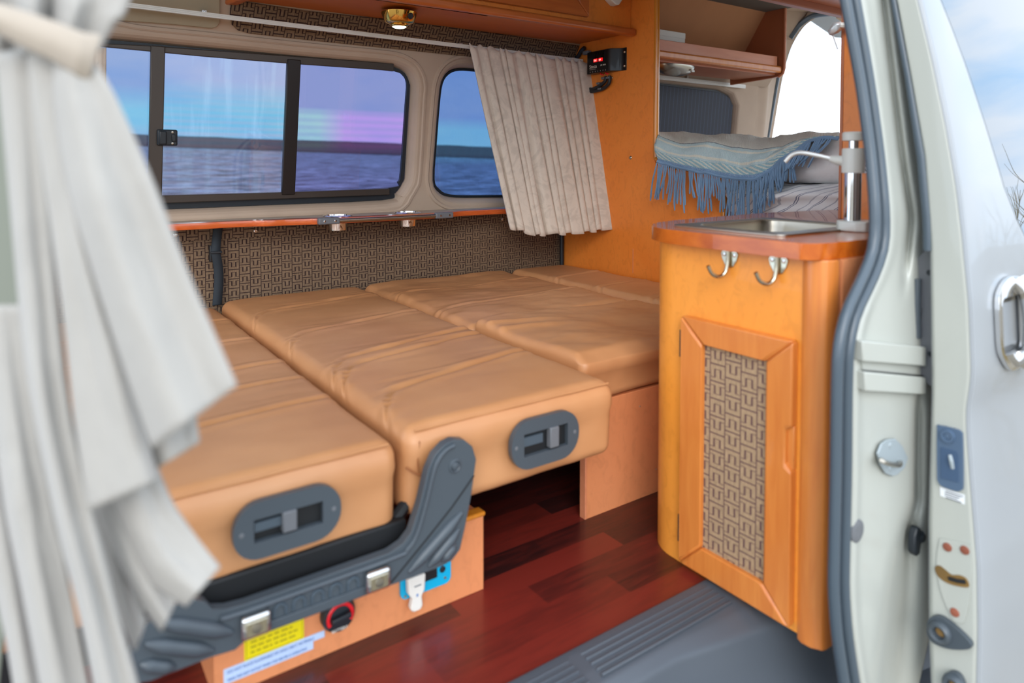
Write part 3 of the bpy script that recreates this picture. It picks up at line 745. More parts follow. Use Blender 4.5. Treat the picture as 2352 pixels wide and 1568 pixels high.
def seams(ys, curve, g=.010, w=.012, x0=0, x1=1, sd=0, wr=.0025):
    def f_(x, y):
        t = (x-x0)/(x1-x0); cv = curve*(t-.5) - .12*max(0, (.20-t)/.20)**2*(1 if curve > .05 else .3)
        z = 0; near = 9
        for s_ in ys:
            d = y-(s_+cv); near = min(near, abs(d)) if abs(d) < abs(near) else near
            z -= g*.55*math.exp(-(d/(w*.55))**2)                                  # stitched crease
            z += g*.42*math.exp(-((d-w*2.2)/(w*1.7))**2) + g*.30*math.exp(-((d+w*2.0)/(w*1.8))**2)
            z += wr*.8*math.exp(-((d-.02)/.05)**2)*fbm(x*3.2+sd, y*34+s_*9, sd)*min(1, abs(d)/.012)
        ed = min(1, (.5-abs(t-.5))/.18); z -= .006*(1-ed)**2
        z += .0025*fbm(x*3+sd, y*5, sd)
        return z
    return f_
def sidewr(sd, y0):
    def f_(p, w):
        if p.y > y0+.06: return Vector((0, 0, 0))
        return Vector((0, -.010*math.sin(max(0, min(1, w))*PI)-.003*fbm(p.x*9+p.z*8, p.z*14-p.x*5, sd), 0))
    return f_
bs = thing('bench_seat', (.5, 1.2, 0), 'tan leather bench seat folded flat with grey recliner bracket and red switch box base', 'seat')
bs['label'] = 'tan leather bench seat folded flat into a bed with grey side bracket'
c1 = cushion(-.12, .516, 1.082, 2.47, .213, .374, .026, seams([2.18, 1.91, 1.64, 1.49, 1.33], .09, .0085, .008, -.12, .52, 3), sidewr(1, 1.08)).build('seat_cushion', M['leather'], bs, ang=0)
c2 = cushion(.530, 1.028, 1.082, 2.485, .222, .388, .028, seams([2.24, 1.90, 1.60, 1.54, 1.33], .12, .0100, .0085, .53, 1.03, 8, .0045), sidewr(5, 1.08)).build('backrest_cushion', M['leather'], bs, ang=0)
def piping(x0, x1, y, z, par, sd, dz=0):
    m = MB(); m.tube([(x0+(x1-x0)*i/30, y-.0005, z+dz*i/30+.0004*math.sin(i*.9+sd)) for i in range(31)], .0022, 6); return m.build('piping', M['leather'], par)
piping(-.1, .50, 1.0848, .3675, c1, 1); piping(.55, 1.01, 1.0850, .3800, c2, 2)
m = MB(); m.tube(catmull([(.556, 1.077, .362), (.552, 1.076, .33), (.555, 1.077, .30)], 5), .0018, 6)
m.tube(catmull([(.533, 1.085, .318), (.55, 1.077, .305), (.565, 1.075, .300)], 5), .002, 6); m.build('seam', M['stitch'], c2)
def recess_handle(cx, cz, w_, h_, slope, wx, wz, lever_dx, par, lab):
    y = 1.056
    out = [(cx+a, y, cz+b+slope*a) for a, b in rrect(0, 0, w_, h_, h_*.47, 7)]
    hol = [(cx+a, y, cz+b+slope*a) for a, b in ((-wx, -wz), (wx, -wz), (wx, wz), (-wx, wz))]
    t_ = MB().prism(out, (0, .012, 0), [hol]).build('handle_plate', M['greyplast'], par, label=lab)
    MB().obox((cx, y+.0105, cz), (1, 0, slope), (0, 1, 0), (0, 0, 1), wx, .001, wz).build('recess', M['dark'], t_)
    MB().obox((cx-wx*.55, y+.006, cz+wz*.25-slope*wx*.5), (1, 0, slope), (0, 1, 0), (0, 0, 1), wx*.42, .003, wz*.4).build('inner_strip', M['seal'], t_)
    MB().obox((cx+lever_dx, y+.003, cz+slope*lever_dx+.002), (1, 0, slope), (0, 1, 0), (0, 0, 1), .011, .007, wz*.92).build('lever', M['greyplast2'], t_, bevel=.002)
    s_ = MB()
    for a in (-1, 1): s_.lathe((cx+a*(wx+.018), y+.0005, cz+slope*a*(wx+.018)), (0, -1, 0), [(0, .0042), (.001, .0035), (.0012, .001)], 12)
    s_.build_each('screw', M['greyplast2'], t_)
recess_handle(.321, .298, .166, .088, .0, .053, .0175, -.0, c1, 'dark grey oval recline handle plate on the left cushion')
recess_handle(.822, .310, .166, .096, .0, .054, .022, .018, c2, 'dark grey oval recline handle plate on the right cushion')
# side bracket
bo = [(.603, .366), (.585, .362), (.566, .348), (.553, .325), (.537, .270), (.520, .226), (.505, .212), (.480, .204), (.25, .203), (.222, .206), (.205, .212), (.196, .226), (.180, .236), (.150, .235), (.120, .222), (.100, .19), (.100, .160), (.108, .146), (.125, .142), (.20, .143), (.235, .140), (.25, .148), (.45, .1475), (.48, .1485), (.58, .148), (.600, .152), (.616, .166), (.627, .205), (.640, .26), (.650, .32), (.642, .345), (.625, .361)]
bo = [(a, z) for a, z in bo]
br = MB().prism([(x, 1.040, z) for x, z in bo], (0, .018, 0)).build('side_bracket', M['greyplast'], bs, bevel=.006, seg=4, label='dark grey moulded plastic side bracket')
rim = [(.603, .357), (.587, .353), (.574, .342), (.563, .322), (.547, .268), (.530, .222), (.512, .202), (.482, .195), (.25, .194), (.215, .197)]
MB().tube(catmull([(x, 1.038, z) for x, z in rim], 4), .0042, 8).build('raised_rim', M['greyplast'], br)
m = MB()
def rib(a, b_, r0, r1):
    n = 8; pts = []; rr_ = []
    for i in range(n+1):
        t = i/n; pts.append((a[0]+(b_[0]-a[0])*t, 1.040, a[1]+(b_[1]-a[1])*t)); rr_.append((r0*(1-t)+r1*t)*min(1, .35+3*min(t, 1-t)))
    return MB().tube(pts, rr_, 10, flat=1.0)
for a, b_, r in (((.620, .232), (.515, .160), .0110), ((.614, .204), (.552, .157), .0105), ((.606, .180), (.578, .158), .0100)): rib(a, b_, r, r).build('bracket_rib', M['greyplast'], br)
for a, b_, r in (((.135, .222), (.232, .168), .0120), ((.118, .198), (.205, .152), .0115), ((.112, .172), (.155, .148), .0100)): rib(a, b_, r, r).build('bracket_rib', M['greyplast'], br)
MB().tube([(.645, 1.0395, .292), (.60, 1.0395, .248), (.548, 1.0395, .205), (.482, 1.0395, .153)], .0016, 6).build('groove', M['dark'], br)
MB().lathe((.606, 1.0405, .319), (0, -1, 0), [(0, .013), (.002, .0125), (.003, .010), (.001, .008), (.004, .006), (.005, .002)], 24).build('pivot_cap', M['greyplast'], br)
MB().box(.27, .435, 1.036, 1.041, .151, .165).build('belt_strip', M['greyplast'], br, bevel=.001)
for k in range(5):   # worn embossed arches on the bracket
    x = .300+k*.029; MB().tube(catmull([(x-.009, 1.0395, .167), (x-.008, 1.0388, .180), (x, 1.0385, .186), (x+.008, 1.0388, .180), (x+.009, 1.0395, .167)], 4), .0026, 6).build('embossed_mark', M['seal'], br)
def buckle(x, lab, digit):
    t_ = MB().box(x-.021, x+.021, 1.024, 1.039, .156, .190).build('belt_clip', M['chrome'], br, bevel=.005, seg=3, label=lab)
    MB().box(x-.015, x+.015, 1.0225, 1.0245, .161, .183).build('clip_plate', M['nickel'], t_, bevel=.001)
    MB().lathe((x, 1.0232, .172), (0, -1, 0), [(0, .008), (.002, .007), (.0025, .003)], 20).build('clip_rivet', M['steel'], t_)
buckle(.262, 'square chrome belt clip over the yellow label', '')
buckle(.455, 'square chrome belt clip by the bracket ribs', '5')
MB().box(.10, .53, 1.075, 1.10, .172, .232).build('seat_frame', M['dark'], bs, bevel=.004)
MB().tube([(.520, 1.10, .225), (.565, 1.10, .27)], .012, 8).build('hinge_arm', M['dark'], bs)
# base box
bb = thing('seat_base', (.5, 1.16, 0), 'peach laminate base box under the bench seat with labels and socket', 'cabinet')
MB().box(.226, .731, 1.143, 1.158, 0, .150).build('side_panel', M['base'], bb, bevel=.001)
MB().box(.716, .731, 1.158, 2.3, 0, .150).build('end_panel', M['base'], bb)
MB().box(.226, .241, 1.158, 2.3, 0, .150).build('end_panel', M['base'], bb)
MB().box(.55, .734, 1.139, 1.165, .150, .159).build('edge_strip', M['edge'], bb, bevel=.003)
t_ = thing('rotary_switch', (.427, 1.14, .05), 'black and red round battery isolator switch on the seat base', 'switch')
MB().lathe((.427, 1.143, .070), (0, -1, 0), [(0, .030), (.010, .030), (.016, .027), (.017, .024)], 40).build('switch_body', M['black'], t_)
m = MB(); m.tube([(.427+.0215*math.cos(a), 1.1245, .070+.0215*math.sin(a)) for a in [math.radians(-30+8*k) for k in range(31)]], .0032, 6, flat=.5); m.build('red_ring', M['red'], t_)
MB().obox((.427, 1.121, .070), (1, 0, .12), (0, 1, 0), (-.12, 0, 1), .017, .006, .005).build('knob', M['black'], t_, bevel=.002)
text('BATTERY', .0065, (.412, 1.1255, .0455), (1, 0, 0), (0, 0, 1), M['whitepl'], t_, 'lettering')
t_ = thing('socket_plate', (.6, 1.14, .04), 'bright blue socket plate on the seat base under the bracket', 'socket')
MB().prism([(x, 1.143, z) for x, z in [(.600+a, .080+b_) for a, b_ in rrect(0, 0, .106, .068, .012)]], (0, -.006, 0)).build('plate', M['cyan'], t_, bevel=.0015)
MB().box(.585, .622, 1.1345, 1.138, .066, .098).build('socket', M['dark'], t_, bevel=.001)
MB().lathe((.634, 1.137, .077), (0, -1, 0), [(0, .006), (.002, .006), (.0025, .004), (.001, .003)], 16).build('jack', M['black'], t_)
s_ = MB()
for x, z in ((.640, .058), (.556, .052)): s_.lathe((x, 1.137, z), (0, -1, 0), [(0, .003), (.0015, .002)], 10)
s_.build_each('screw', M['steel'], t_)
t_ = thing('usb_adapter', (.575, 1.12, .03), 'white plastic adapter plugged into the blue socket plate', 'adapter')
MB().prism([(.554, 1.134, .092), (.590, 1.134, .092), (.588, 1.134, .062), (.582, 1.134, .052), (.584, 1.134, .034), (.580, 1.134, .028), (.563, 1.134, .028), (.559, 1.134, .034), (.563, 1.134, .052), (.555, 1.134, .064)], (0, -.014, 0)).build('body', M['whitepl'], t_, bevel=.003, seg=3)
MB().box(.566, .580, 1.1195, 1.1202, .074, .076).build('slot_mark', M['inkgrey'], t_)
MB().box(.570, .574, 1.1195, 1.1202, .055, .060).build('logo_mark', M['inkblue'], t_)
# labels on base
t_ = thing('warning_label', (.32, 1.142, .045), 'yellow warning label with small print on the seat base', 'label')
MB().box(.272, .369, 1.1415, 1.1432, .046, .146).build('sheet', M['yellow'], t_)
q = MB()
for x0, x1, z0_, z1_ in ((.2745, .2755, .048, .144), (.3655, .3665, .048, .144), (.2745, .3665, .048, .049)): q.box(x0, x1, 1.1411, 1.1416, z0_, z1_)
q.build('border', M['ink'], t_)
random.seed(3)
for k in range(8):
    x = .282
    z = .055+.0085*k; q = MB()
    while x < .352:
        w_ = random.uniform(.004, .012); q.box(x, min(.358, x+w_), 1.1411, 1.1416, z, z+.0032); x += w_+random.uniform(.002, .004)
    q.build('print_line', M['ink'], t_)
t_ = thing('notice_strip', (.32, 1.142, .03), 'pale blue two-line printed notice strip below the yellow label', 'label')
MB().box(.240, .405, 1.1412, 1.1432, .0335, .0455).build('strip', M['bluelab'], t_, bevel=.0008)
MB().box(.240, .385, 1.1412, 1.1432, .0205, .0335).build('strip', M['bluelab'], t_, bevel=.0008)
text('DO NOT PLACE FLAMMABLE OR HIGH HEAT MATERIALS', .0068, (.2455, 1.1408, .0372), (1, 0, 0), (0, 0, 1), M['inkblue'], t_, squash=.78)
text('NEAR THE UNIT OUTLET WHEN THE HEATER IS OPERATING', .0068, (.2455, 1.1408, .0245), (1, 0, 0), (0, 0, 1), M['inkblue'], t_, squash=.66)
# near-black slab stands in for the shade under the seat, left end
MB().box(-.2, .226, 1.35, 1.40, 0, .2).build('under_seat_shade', M['dark']); tag(bpy.data.objects['under_seat_shade'], 'near-black slab standing in for shade under the left end of the bench', 'box')

# ================================================================== REAR BED CUSHIONS
def top3(x, y):
    z = seams([2.24, 1.945], .03, .008, .008, 1.04, 1.70, 12, .004)(x, y)
    return z + .010*fbm(x*3.2, y*5, 4)
c_ = cushion(1.040, 1.700, 1.698, 2.485, .25, .388, .03, top3).build('bed_cushion', M['leather'], ang=0); tag(c_, 'tan leather bed cushion by the patterned wall behind the bench seat', 'cushion', None)
c_ = cushion(1.708, 2.012, 1.25, 2.462, .25, .392, .03, seams([2.17, 1.92, 1.66], .03, .008, .008, 1.70, 2.02, 22, .005), None).build('bed_cushion', M['leather'], ang=0); tag(c_, 'tan leather bed cushion along the foot of the orange partition', 'cushion', None)
def top5(x, y):
    z = .012*math.exp(-((x-1.15)/.25)**2) - .012*math.exp(-(((x-1.42)/.10)**2+((y-1.42)/.09)**2)) + .010*fbm(x*3.5+9, y*4.5, 7)
    for a, b_, r_ in ((1.12, 1.62, .012), (1.10, 1.56, .015)):
        z += .006*math.exp(-((y-(b_-.35*(x-1.06)))/r_)**2)*math.exp(-((x-1.1)/.12)**2)
    return z
def side5(p, w):
    if p.y > 1.30: return Vector((0, 0, 0))
    return Vector((0, -.03*math.sin(max(0, min(1, w))*PI)*1.0, 0))+Vector((0, -.006*fbm(p.x*6+p.z*10, p.z*9, 2), 0))
c_ = cushion(1.045, 1.700, 1.225, 1.690, .282, .392, .020, top5, side5).build('bed_cushion', M['leather'], ang=0); tag(c_, 'puffy tan leather bed cushion overhanging the low panel beside the cabinet', 'cushion', None)
bbx = thing('low_panel', (1.5, 1.3, 0), 'pale orange plywood base panel supporting the rear bed cushions', 'panel')
MB().box(1.076, 1.72, 1.231, 1.249, 0, .279).build('side_panel', M['base'], bbx, bevel=.001)
MB().box(1.074, 1.079, 1.230, 1.250, 0, .279).build('edge_strip', M['pink'], bbx, bevel=.001)
for x, y in ((1470, 933), (1507, 1077)):
    p = P(x, y, Y=1.2312); MB().lathe(p, (0, -1, 0), [(0, .0022), (.0006, .0018)], 8).build('screw', M['steel'], bbx)
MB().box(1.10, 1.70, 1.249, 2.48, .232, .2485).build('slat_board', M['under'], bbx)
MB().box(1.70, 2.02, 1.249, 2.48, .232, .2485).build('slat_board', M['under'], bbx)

# ================================================================== KITCHEN CABINET
XC = 1.125; kc = thing('kitchen_cabinet', (1.3, .9, 0), 'honey orange kitchen cabinet with rounded corner and fabric inset door', 'cabinet')
ol = [(XC, .703)] + [(XC, 1.007)] + [(XC+.09-.09*math.cos(a), 1.007+.09*math.sin(a)) for a in [math.radians(9*k) for k in range(1, 11)]] + [(1.66, 1.097), (1.66, 1.08), (1.215, 1.08), (XC+.018, 1.0), (XC+.018, .703)]
MB().prism([(x, y, 0) for x, y in ol], (0, 0, .682)).build('body', M['cab'], kc, bevel=.0008, ang=30)
MB().box(XC+.04, 1.66, .656, .672, .0, .682).build('side_panel', M['base'], kc)
po = [(XC-.003, .706), (XC-.008, .695), (XC-.006, .678), (XC+.004, .662), (XC+.014, .658), (XC+.032, .658), (XC+.032, .706)]
MB().prism([(x, y, -.008) for x, y in po], (0, 0, .690)).build('corner_post', M['frame'], kc, bevel=.003, seg=3, label='rounded brown corner post')
def kdoor():
    y0, y1, z0_, z1_ = .713, .970, .012, .534; x = XC; w_ = .055
    rail = MB(); parts = []
    # left, right stiles and rails with mitred corners; right stile carries a finger notch
    quads = (((y1, z0_), (y1, z1_), (y1-w_, z1_-w_+.006), (y1-w_, z0_+w_)), ((y0, z1_), (y1, z1_), (y1-w_, z1_-w_+.006), (y0+w_, z1_-w_+.006)), ((y0, z0_), (y1, z0_), (y1-w_, z0_+w_), (y0+w_, z0_+w_)))
    dd = MB()
    for a in quads: dd.prism([(x, y, z) for y, z in a], (-.019, 0, 0))
    dd.prism([(x, y, z) for y, z in ((y0, z0_), (y0, .300), (y0+.013, .307), (y0+.013, .372), (y0, .379), (y0, z1_), (y0+w_, z1_-w_+.006), (y0+w_, z0_+w_))], (-.019, 0, 0))
    d_ = dd.build('door', M['frame'], kc, bevel=.0055, seg=4)
    MB().box(x-.008, x-.003, y0+w_-.004, y1-w_+.004, z0_+w_-.004, z1_-w_+.010).build('fabric_inset', M['greekd'], d_)
    MB().box(x-.010, x-.001, y0+.0, y0+.014, .300, .379).build('finger_recess', M['frame'], d_, bevel=.002)
    s_ = MB()
    for hz in (.475, .083): 
        h_ = MB(); h_.box(x-.014, x-.0005, y1, y1+.0045, hz-.028, hz+.028); h_.tube([(x-.013, y1+.003, hz-.028), (x-.013, y1+.003, hz+.028)], .0035, 8)
        h_.build('hinge', M['bronze'], d_)
kdoor()
ct_ = thing('countertop', (1.4, .9, .682), 'glossy varnished wooden counter with rounded corner on the kitchen cabinet', 'countertop')
co = [(1.093, .722), (1.097, .690), (1.118, .672), (1.160, .662), (1.30, .658), (1.74, .658), (1.74, .90), (1.90, 1.0), (2.02, 1.13), (1.66, 1.178), (1.50, 1.165), (1.30, 1.150), (1.205, 1.128), (1.140, 1.085), (1.105, 1.03), (1.093, .96)]
bsn = rrect(1.325, .905, .285, .215, .045)
con = catmull([(x, y, .6825) for x, y in co[-5:]+co[:4]], 5) + [Vector((x, y, .6825)) for x, y in co[4:-5]]
MB().prism(con, (0, 0, .0295), [[(a, b_, .6825) for a, b_ in bsn]]).build('slab', M['counter'], ct_, bevel=.010, seg=5, ang=70)
sk = thing('sink', (1.32, .90, .60), 'stainless steel rectangular sink set in the wooden counter', 'sink')
rm = rrect(1.325, .905, .345, .275, .02); 
MB().prism([(a, b_, .7122) for a, b_ in rm], (0, 0, .004), [[(a, b_, .7122) for a, b_ in rrect(1.325, .905, .278, .208, .042)]]).build('rim', M['steel'], sk, bevel=.0018)
bn = MB(); rings = []
for k, (sx, z) in enumerate(((1, .7158), (.985, .70), (.96, .64), (.90, .615), (.6, .609), (.1, .606))):
    rings.append([Vector((1.325+(a-1.325)*sx, .905+(b_-.905)*sx, z)) for a, b_ in rrect(1.325, .905, .279, .209, .042)])
n_ = len(rings[0]); 
for r_ in rings: bn.v += r_
for i in range(len(rings)-1):
    for k in range(n_): bn.f.append((i*n_+k, i*n_+(k+1) % n_, (i+1)*n_+(k+1) % n_, (i+1)*n_+k))
bn.f.append(tuple((len(rings)-1)*n_+k for k in range(n_))); bn.build('basin', M['steel'], sk)
MB().lathe((1.325, .905, .6065), (0, 0, 1), [(0, .02), (.002, .02), (.0025, .016), (.001, .014)], 24).build('drain', M['chrome'], sk)
fx, fy = 1.375, .757
fc = thing('pump_faucet', (fx, fy, .712), 'white and chrome hand pump faucet with curved spout beside the sink', 'faucet')
MB().prism([(fx-.024, fy-.018, .7125), (fx-.012, fy-.034, .7125), (fx+.05, fy-.034, .7125), (fx+.05, fy+.012, .7125), (fx+.03, fy+.030, .7125), (fx-.008, fy+.030, .7125), (fx-.024, fy+.016, .7125)], (0, 0, .021)).build('base', M['greypl'], fc, bevel=.003)
MB().lathe((fx, fy, .733), (0, 0, 1), [(0, .0165), (.112, .0165)], 32).build('pump_tube', M['chrome'], fc)
MB().lathe((fx, fy, .830), (0, 0, 1), [(0, .0205), (.001, .0215), (.046, .0215), (.050, .0205)], 32).build('collar', M['greypl'], fc)
MB().lathe((fx, fy, .880), (0, 0, 1), [(0, .0095), (.018, .0095)], 24).build('plunger', M['chrome'], fc)
MB().lathe((fx, fy, .895), (0, 0, 1), [(0, .017), (.001, .021), (.015, .0215), (.018, .019), (.018, .002)], 32).build('knob', M['greypl'], fc)
e0 = Vector((fx, fy, .853)); e1 = Vector((1.335, .880, .860)); dr = (e1-e0); dr.z = 0
so = catmull([e0+dr*.1, e0+dr*.32+Vector((0, 0, .006)), e0+dr*.6+Vector((0, 0, .015)), e0+dr*.80+Vector((0, 0, .019)), e0+dr*.93+Vector((0, 0, .014)), e0+dr*1.03+Vector((0, 0, .000))], 8)
MB().tube(so, .0050, 14).build('spout', plain('satin_tube', (225, 225, 222), .25, metal=.5), fc)
MB().tube([e0+dr*.08, e0+dr*.22+Vector((0, 0, .003)), e0+dr*.34+Vector((0, 0, .0065))], [.011, .010, .0066], 14).build('spout_socket', M['greypl'], fc)
hk0 = None
def hook(y, z, lab):
    h_ = thing('coat_hook', (XC, y, z), lab, 'hook', 'hooks on the kitchen cabinet')
    MB().prism([(XC-.0005, y+a, z+b_) for a, b_ in [(-.020, .010), (-.016, .017), (-.006, .017), (0, .013), (.006, .017), (.016, .017), (.020, .010), (.017, -.002), (.009, -.015), (0, -.018), (-.009, -.015), (-.017, -.002)]], (-.0025, 0, 0)).build('back_plate', M['nickel'], h_, bevel=.001)
    MB().tube(catmull([(XC-.006, y, z+.016), (XC-.007, y, z-.008), (XC-.012, y+.002, z-.026), (XC-.024, y+.006, z-.034), (XC-.038, y+.012, z-.028), (XC-.046, y+.016, z-.012)], 6), .0040, 12).build('hook_arm', M['nickel'], h_)
    s_ = MB()
    for a in (-.012, .012): s_.lathe((XC-.003, y+a, z+.008), (-1, 0, 0), [(0, .0042), (.0015, .0035), (.002, .001)], 12)
    s_.build_each('screw', M['chrome'], h_)
p = P(1677, 594, X=XC); hook(p.y, p.z, 'steel coat hook on the cabinet front, nearer the rounded corner')
p = P(1789, 608, X=XC); hook(p.y, p.z, 'steel coat hook on the cabinet front, nearer the brown corner post')

# ================================================================== REAR BERTH
be = thing('rear_berth', (2.7, 1.6, 0), 'raised berth platform and mattress behind the orange partition', 'bed')
MB().box(2.055, 2.075, .70, 1.583, 0, .655).build('front_board', M['base'], be)
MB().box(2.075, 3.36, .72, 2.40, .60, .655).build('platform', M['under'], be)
cushion(2.57, 3.36, .75, 2.40, .656, .80, .04, lambda x, y: .01*fbm(x*2, y*2), None, .08).build('mattress', M['linen'], be, ang=0)
def dv(x, y): return .018*fbm(x*3+2, y*4, 3)+.008*fbm(x*9, y*8+x*8, 5)-.03*max(0, (x-2.25))
def dvs(p, w):
    if p.x > 2.15: return Vector((0, 0, 0))
    return Vector((-.022*math.sin(max(0, min(1, w))*PI)+.012*fbm(p.y*7+p.z*9, p.z*12, 4), 0, -.020*max(0, w)*(.5+.5*math.sin(p.y*9+1))))
o = cushion(2.012, 2.55, 1.02, 1.575, .684, .778, .035, dv, dvs, .014).build('folded_sheet', M['stripe'], ang=0); tag(o, 'white striped bed sheet bundled on the berth edge below the pillow', 'sheet')
def pil(x, y): 
    t = 1-max(0, abs((y-1.28)/.28))**2.5; s_ = 1-max(0, abs((x-2.27)/.24))**2.5
    return .055*t*s_-.05*(1-t)+.012*fbm(x*6, y*8+x*3, 9)
o = cushion(2.065, 2.54, 1.03, 1.56, .785, .882, .045, pil, lambda p, w: Vector((.008*fbm(p.y*10+p.z*20, p.z*8, 6), 0, 0)), .014).build('pillow', M['linen'], ang=0); tag(o, 'plump white pillow on the striped sheet behind the faucet', 'pillow')
# blanket
tb = [(0, 1513, 371), (.13, 1566, 386), (.26, 1624, 398), (.35, 1662, 406), (.47, 1710, 413), (.55, 1742, 408), (.65, 1778, 387), (.74, 1806, 362), (.84, 1845, 335), (.91, 1873, 320), (1, 1928, 317)]
tc_ = [(0, 1511, 311), (.13, 1560, 330), (.26, 1618, 328), (.35, 1662, 334), (.47, 1712, 343), (.55, 1742, 344), (.65, 1778, 341), (.74, 1806, 334), (.84, 1842, 322), (.91, 1872, 316), (1, 1928, 314)]
ts = [(0, 1511, 309), (.13, 1566, 304), (.26, 1624, 313), (.35, 1662, 309), (.47, 1712, 310), (.55, 1742, 316), (.65, 1775, 318), (.74, 1800, 313), (.84, 1842, 309), (.91, 1872, 311), (1, 1928, 315)]
def row(tbl, u): return interp([(a, b_) for a, b_, c in tbl], u), interp([(a, c) for a, b_, c in tbl], u)
def sm(tbl):
    cx_ = catmull([Vector((a, b_, c)) for a, b_, c in tbl], 10); return [(p.x, p.y, p.z) for p in cx_]
tb, tc_, ts = sm(tb), sm(tc_), sm(ts)
def bxf(u): return 1.985 + (0 if u < .55 else .05*((u-.55)/.45))
def blf(u, v):
    a = P(*row(tb, u), X=bxf(u)); b_ = P(*row(tc_, u), X=2.025+(0 if u < .55 else .03*((u-.55)/.45))); c = P(*row(ts, u), X=2.42-.06*u)
    if v < .48: t = v/.48; p = a.lerp(b_, t); p.x -= .018*math.sin(PI*t)
    else: t = (v-.48)/.52; p = b_.lerp(c, t); p.z += .012*math.sin(PI*t)
    p += Vector((-.006, 0, .005))*fbm(u*12, v*6, 2)
    return p
bl = thing('throw_blanket', (2.0, 1.7, .78), 'woven blue and cream throw blanket with blue fringe draped over the berth edge', 'blanket')
MB().grid(blf, 110, 40, uv=True).build('woven_cloth', M['blanket'], bl, solid=.006, ang=0)
MB().tube([blf(i/80, .01)+Vector((-.005, 0, -.001)) for i in range(81)], .0065, 7).build('braided_border', M['fringe'], bl)
random.seed(11); m = MB(); u = .0
while u < .995:
    grp = random.randint(3, 6); drift = random.uniform(-.016, .020); L0 = random.uniform(.080, .150)
    for k in range(grp):
        uu = min(.995, u+k*.0082); a = blf(uu, .0)+Vector((-.010, 0, -.004)); L = L0*random.uniform(.85, 1.1)
        if uu > .75: L *= .75
        end = a+Vector((random.uniform(-.010, .004), -drift*.8+(grp/2-k)*.0035+random.uniform(-.006, .006), -L))
        if uu < .06: end += Vector((-.004, .022, .0))
        if uu > .80: end += Vector((-.01, .03, .02))
        mid = a.lerp(end, .5)+Vector((random.uniform(-.003, .003), random.uniform(-.007, .007), 0))
        m.tube(catmull([a, a.lerp(mid, .45)+Vector((0, 0, -.002)), mid, end], 3), [.0022]*2+[.0031]*6+[.0036, .0022], 5)
    u += grp*.0082+random.uniform(.002, .016)
fo = m.build('fringe', M['fringe'], bl); fo['kind'] = 'stuff'

# rear upper shelf
rs = thing('rear_overhead_shelf', (2.6, 2.2, 1.25), 'rose wood open shelf with rounded end panel above the berth', 'shelf')
MB().box(2.05, 3.09, 2.100, 2.114, 1.334, 1.383).build('front_lip', M['pink'], rs, bevel=.002)
MB().box(2.05, 3.105, 2.082, 2.36, 1.300, 1.334).build('shelf_board', M['frame'], rs, bevel=.009, seg=3)
MB().box(2.05, 3.10, 2.12, 2.36, 1.292, 1.300).build('underside', M['end'], rs)
yr = P(1804, 100, X=3.12).y
ep = [(yr, 1.66), (yr, 1.325), (yr+.008, 1.300), (yr+.030, 1.286), (yr+.06, 1.282), (2.40, 1.270), (2.40, 1.345), (2.235, 1.60), (2.2, 1.66)]
MB().prism([(3.11, y, z) for y, z in ep], (.018, 0, 0)).build('end_panel', M['end'], rs, bevel=.002)
MB().tube([(3.112, yr-.002, 1.62), (3.112, yr-.002, 1.325), (3.112, yr+.006, 1.299), (3.112, yr+.03, 1.284)], .007, 8).build('edge_strip', M['pink'], rs)
MB().prism([(2.05, 2.372, 1.335), (2.05, 2.185, 1.62), (3.11, 2.185, 1.62), (3.11, 2.372, 1.335)], (0, .01, .006)).build('back_panel', M['tan'], rs)
bx_ = thing('plastic_box', P(1540, 90, Y=2.16), 'white plastic box standing on the rear overhead shelf', 'box')
c = P(1570, 95, Y=2.15)
MB().box(2.06, c.x, 2.14, 2.20, 1.3345, 1.437).build('box_body', M['whitepl'], bx_, bevel=.003)
MB().box(2.06, c.x-.002, 2.137, 2.141, 1.410, 1.435).build('lid_edge', M['whitepl'], bx_, bevel=.001)
la = thing('oval_lamp', (2.42, 2.17, 1.25), 'silver oval interior lamp on the underside of the rear shelf', 'lamp')
def ell(u, v, sx=.115, sy=.062, sz=.046, cx=2.425, cy=2.175, z=1.291):
    a = u*2*PI; t = v*PI/2
    return (cx+sx*math.cos(a)*math.cos(t), cy+sy*math.sin(a)*math.cos(t), z-sz*math.sin(t))
MB().grid(ell, 40, 12).build('lamp_body', M['steel'], la)
MB().grid(lambda u, v: ell(u, v, .072, .05, .047, 2.402, 2.168, 1.289), 32, 8).build('lamp_diffuser', plain('frosted_diffuser', (150, 150, 140), .3, bump=.5, bscale=300), la)
MB().box(2.475, 2.495, 2.118, 2.128, 1.262, 1.272).build('lamp_switch', M['whitepl'], la, bevel=.002)

# right overhead locker and tall panel
ol_ = thing('kitchen_overhead_locker', (2.2, 1.0, 1.36), 'rose wood overhead locker above the kitchen counter', 'cabinet')
MB().box(1.72, 2.75, .72, 1.345, 1.385, 1.395).build('bottom_board', M['pink'], ol_)
MB().box(1.72, 2.75, 1.335, 1.365, 1.362, 1.388).build('front_rail', M['end'], ol_, bevel=.004)
MB().box(1.72, 2.75, 1.352, 1.360, 1.386, 1.62).build('front_panel', M['pink'], ol_)
MB().box(1.715, 1.735, .72, 1.360, 1.386, 1.62).build('side_panel', M['pink'], ol_)
tp = thing('tall_panel', (1.65, .85, .712), 'narrow upright orange panel standing on the counter behind the faucet', 'panel')
MB().box(1.655, 1.673, .700, .943, .7125, 1.384).build('panel', M['panel'], tp, bevel=.001)
MB().box(1.653, 1.675, .939, .947, .7125, 1.384).build('edge_strip', M['end'], tp, bevel=.001)
stk = thing('sticker', (1.654, .87, .82), 'white printed sticker on the upright panel behind the faucet', 'sticker')
MB().box(1.6535, 1.655, .800, .892, .826, .861).build('sheet', M['white'], stk)
for k, s_ in enumerate(('NOT USE', 'NOT IF', 'EAN WITH')): text(s_, .0105, (1.6531, .890, .8515-.011*k), (0, -1, 0), (0, 0, 1), M['inkgrey'], stk)
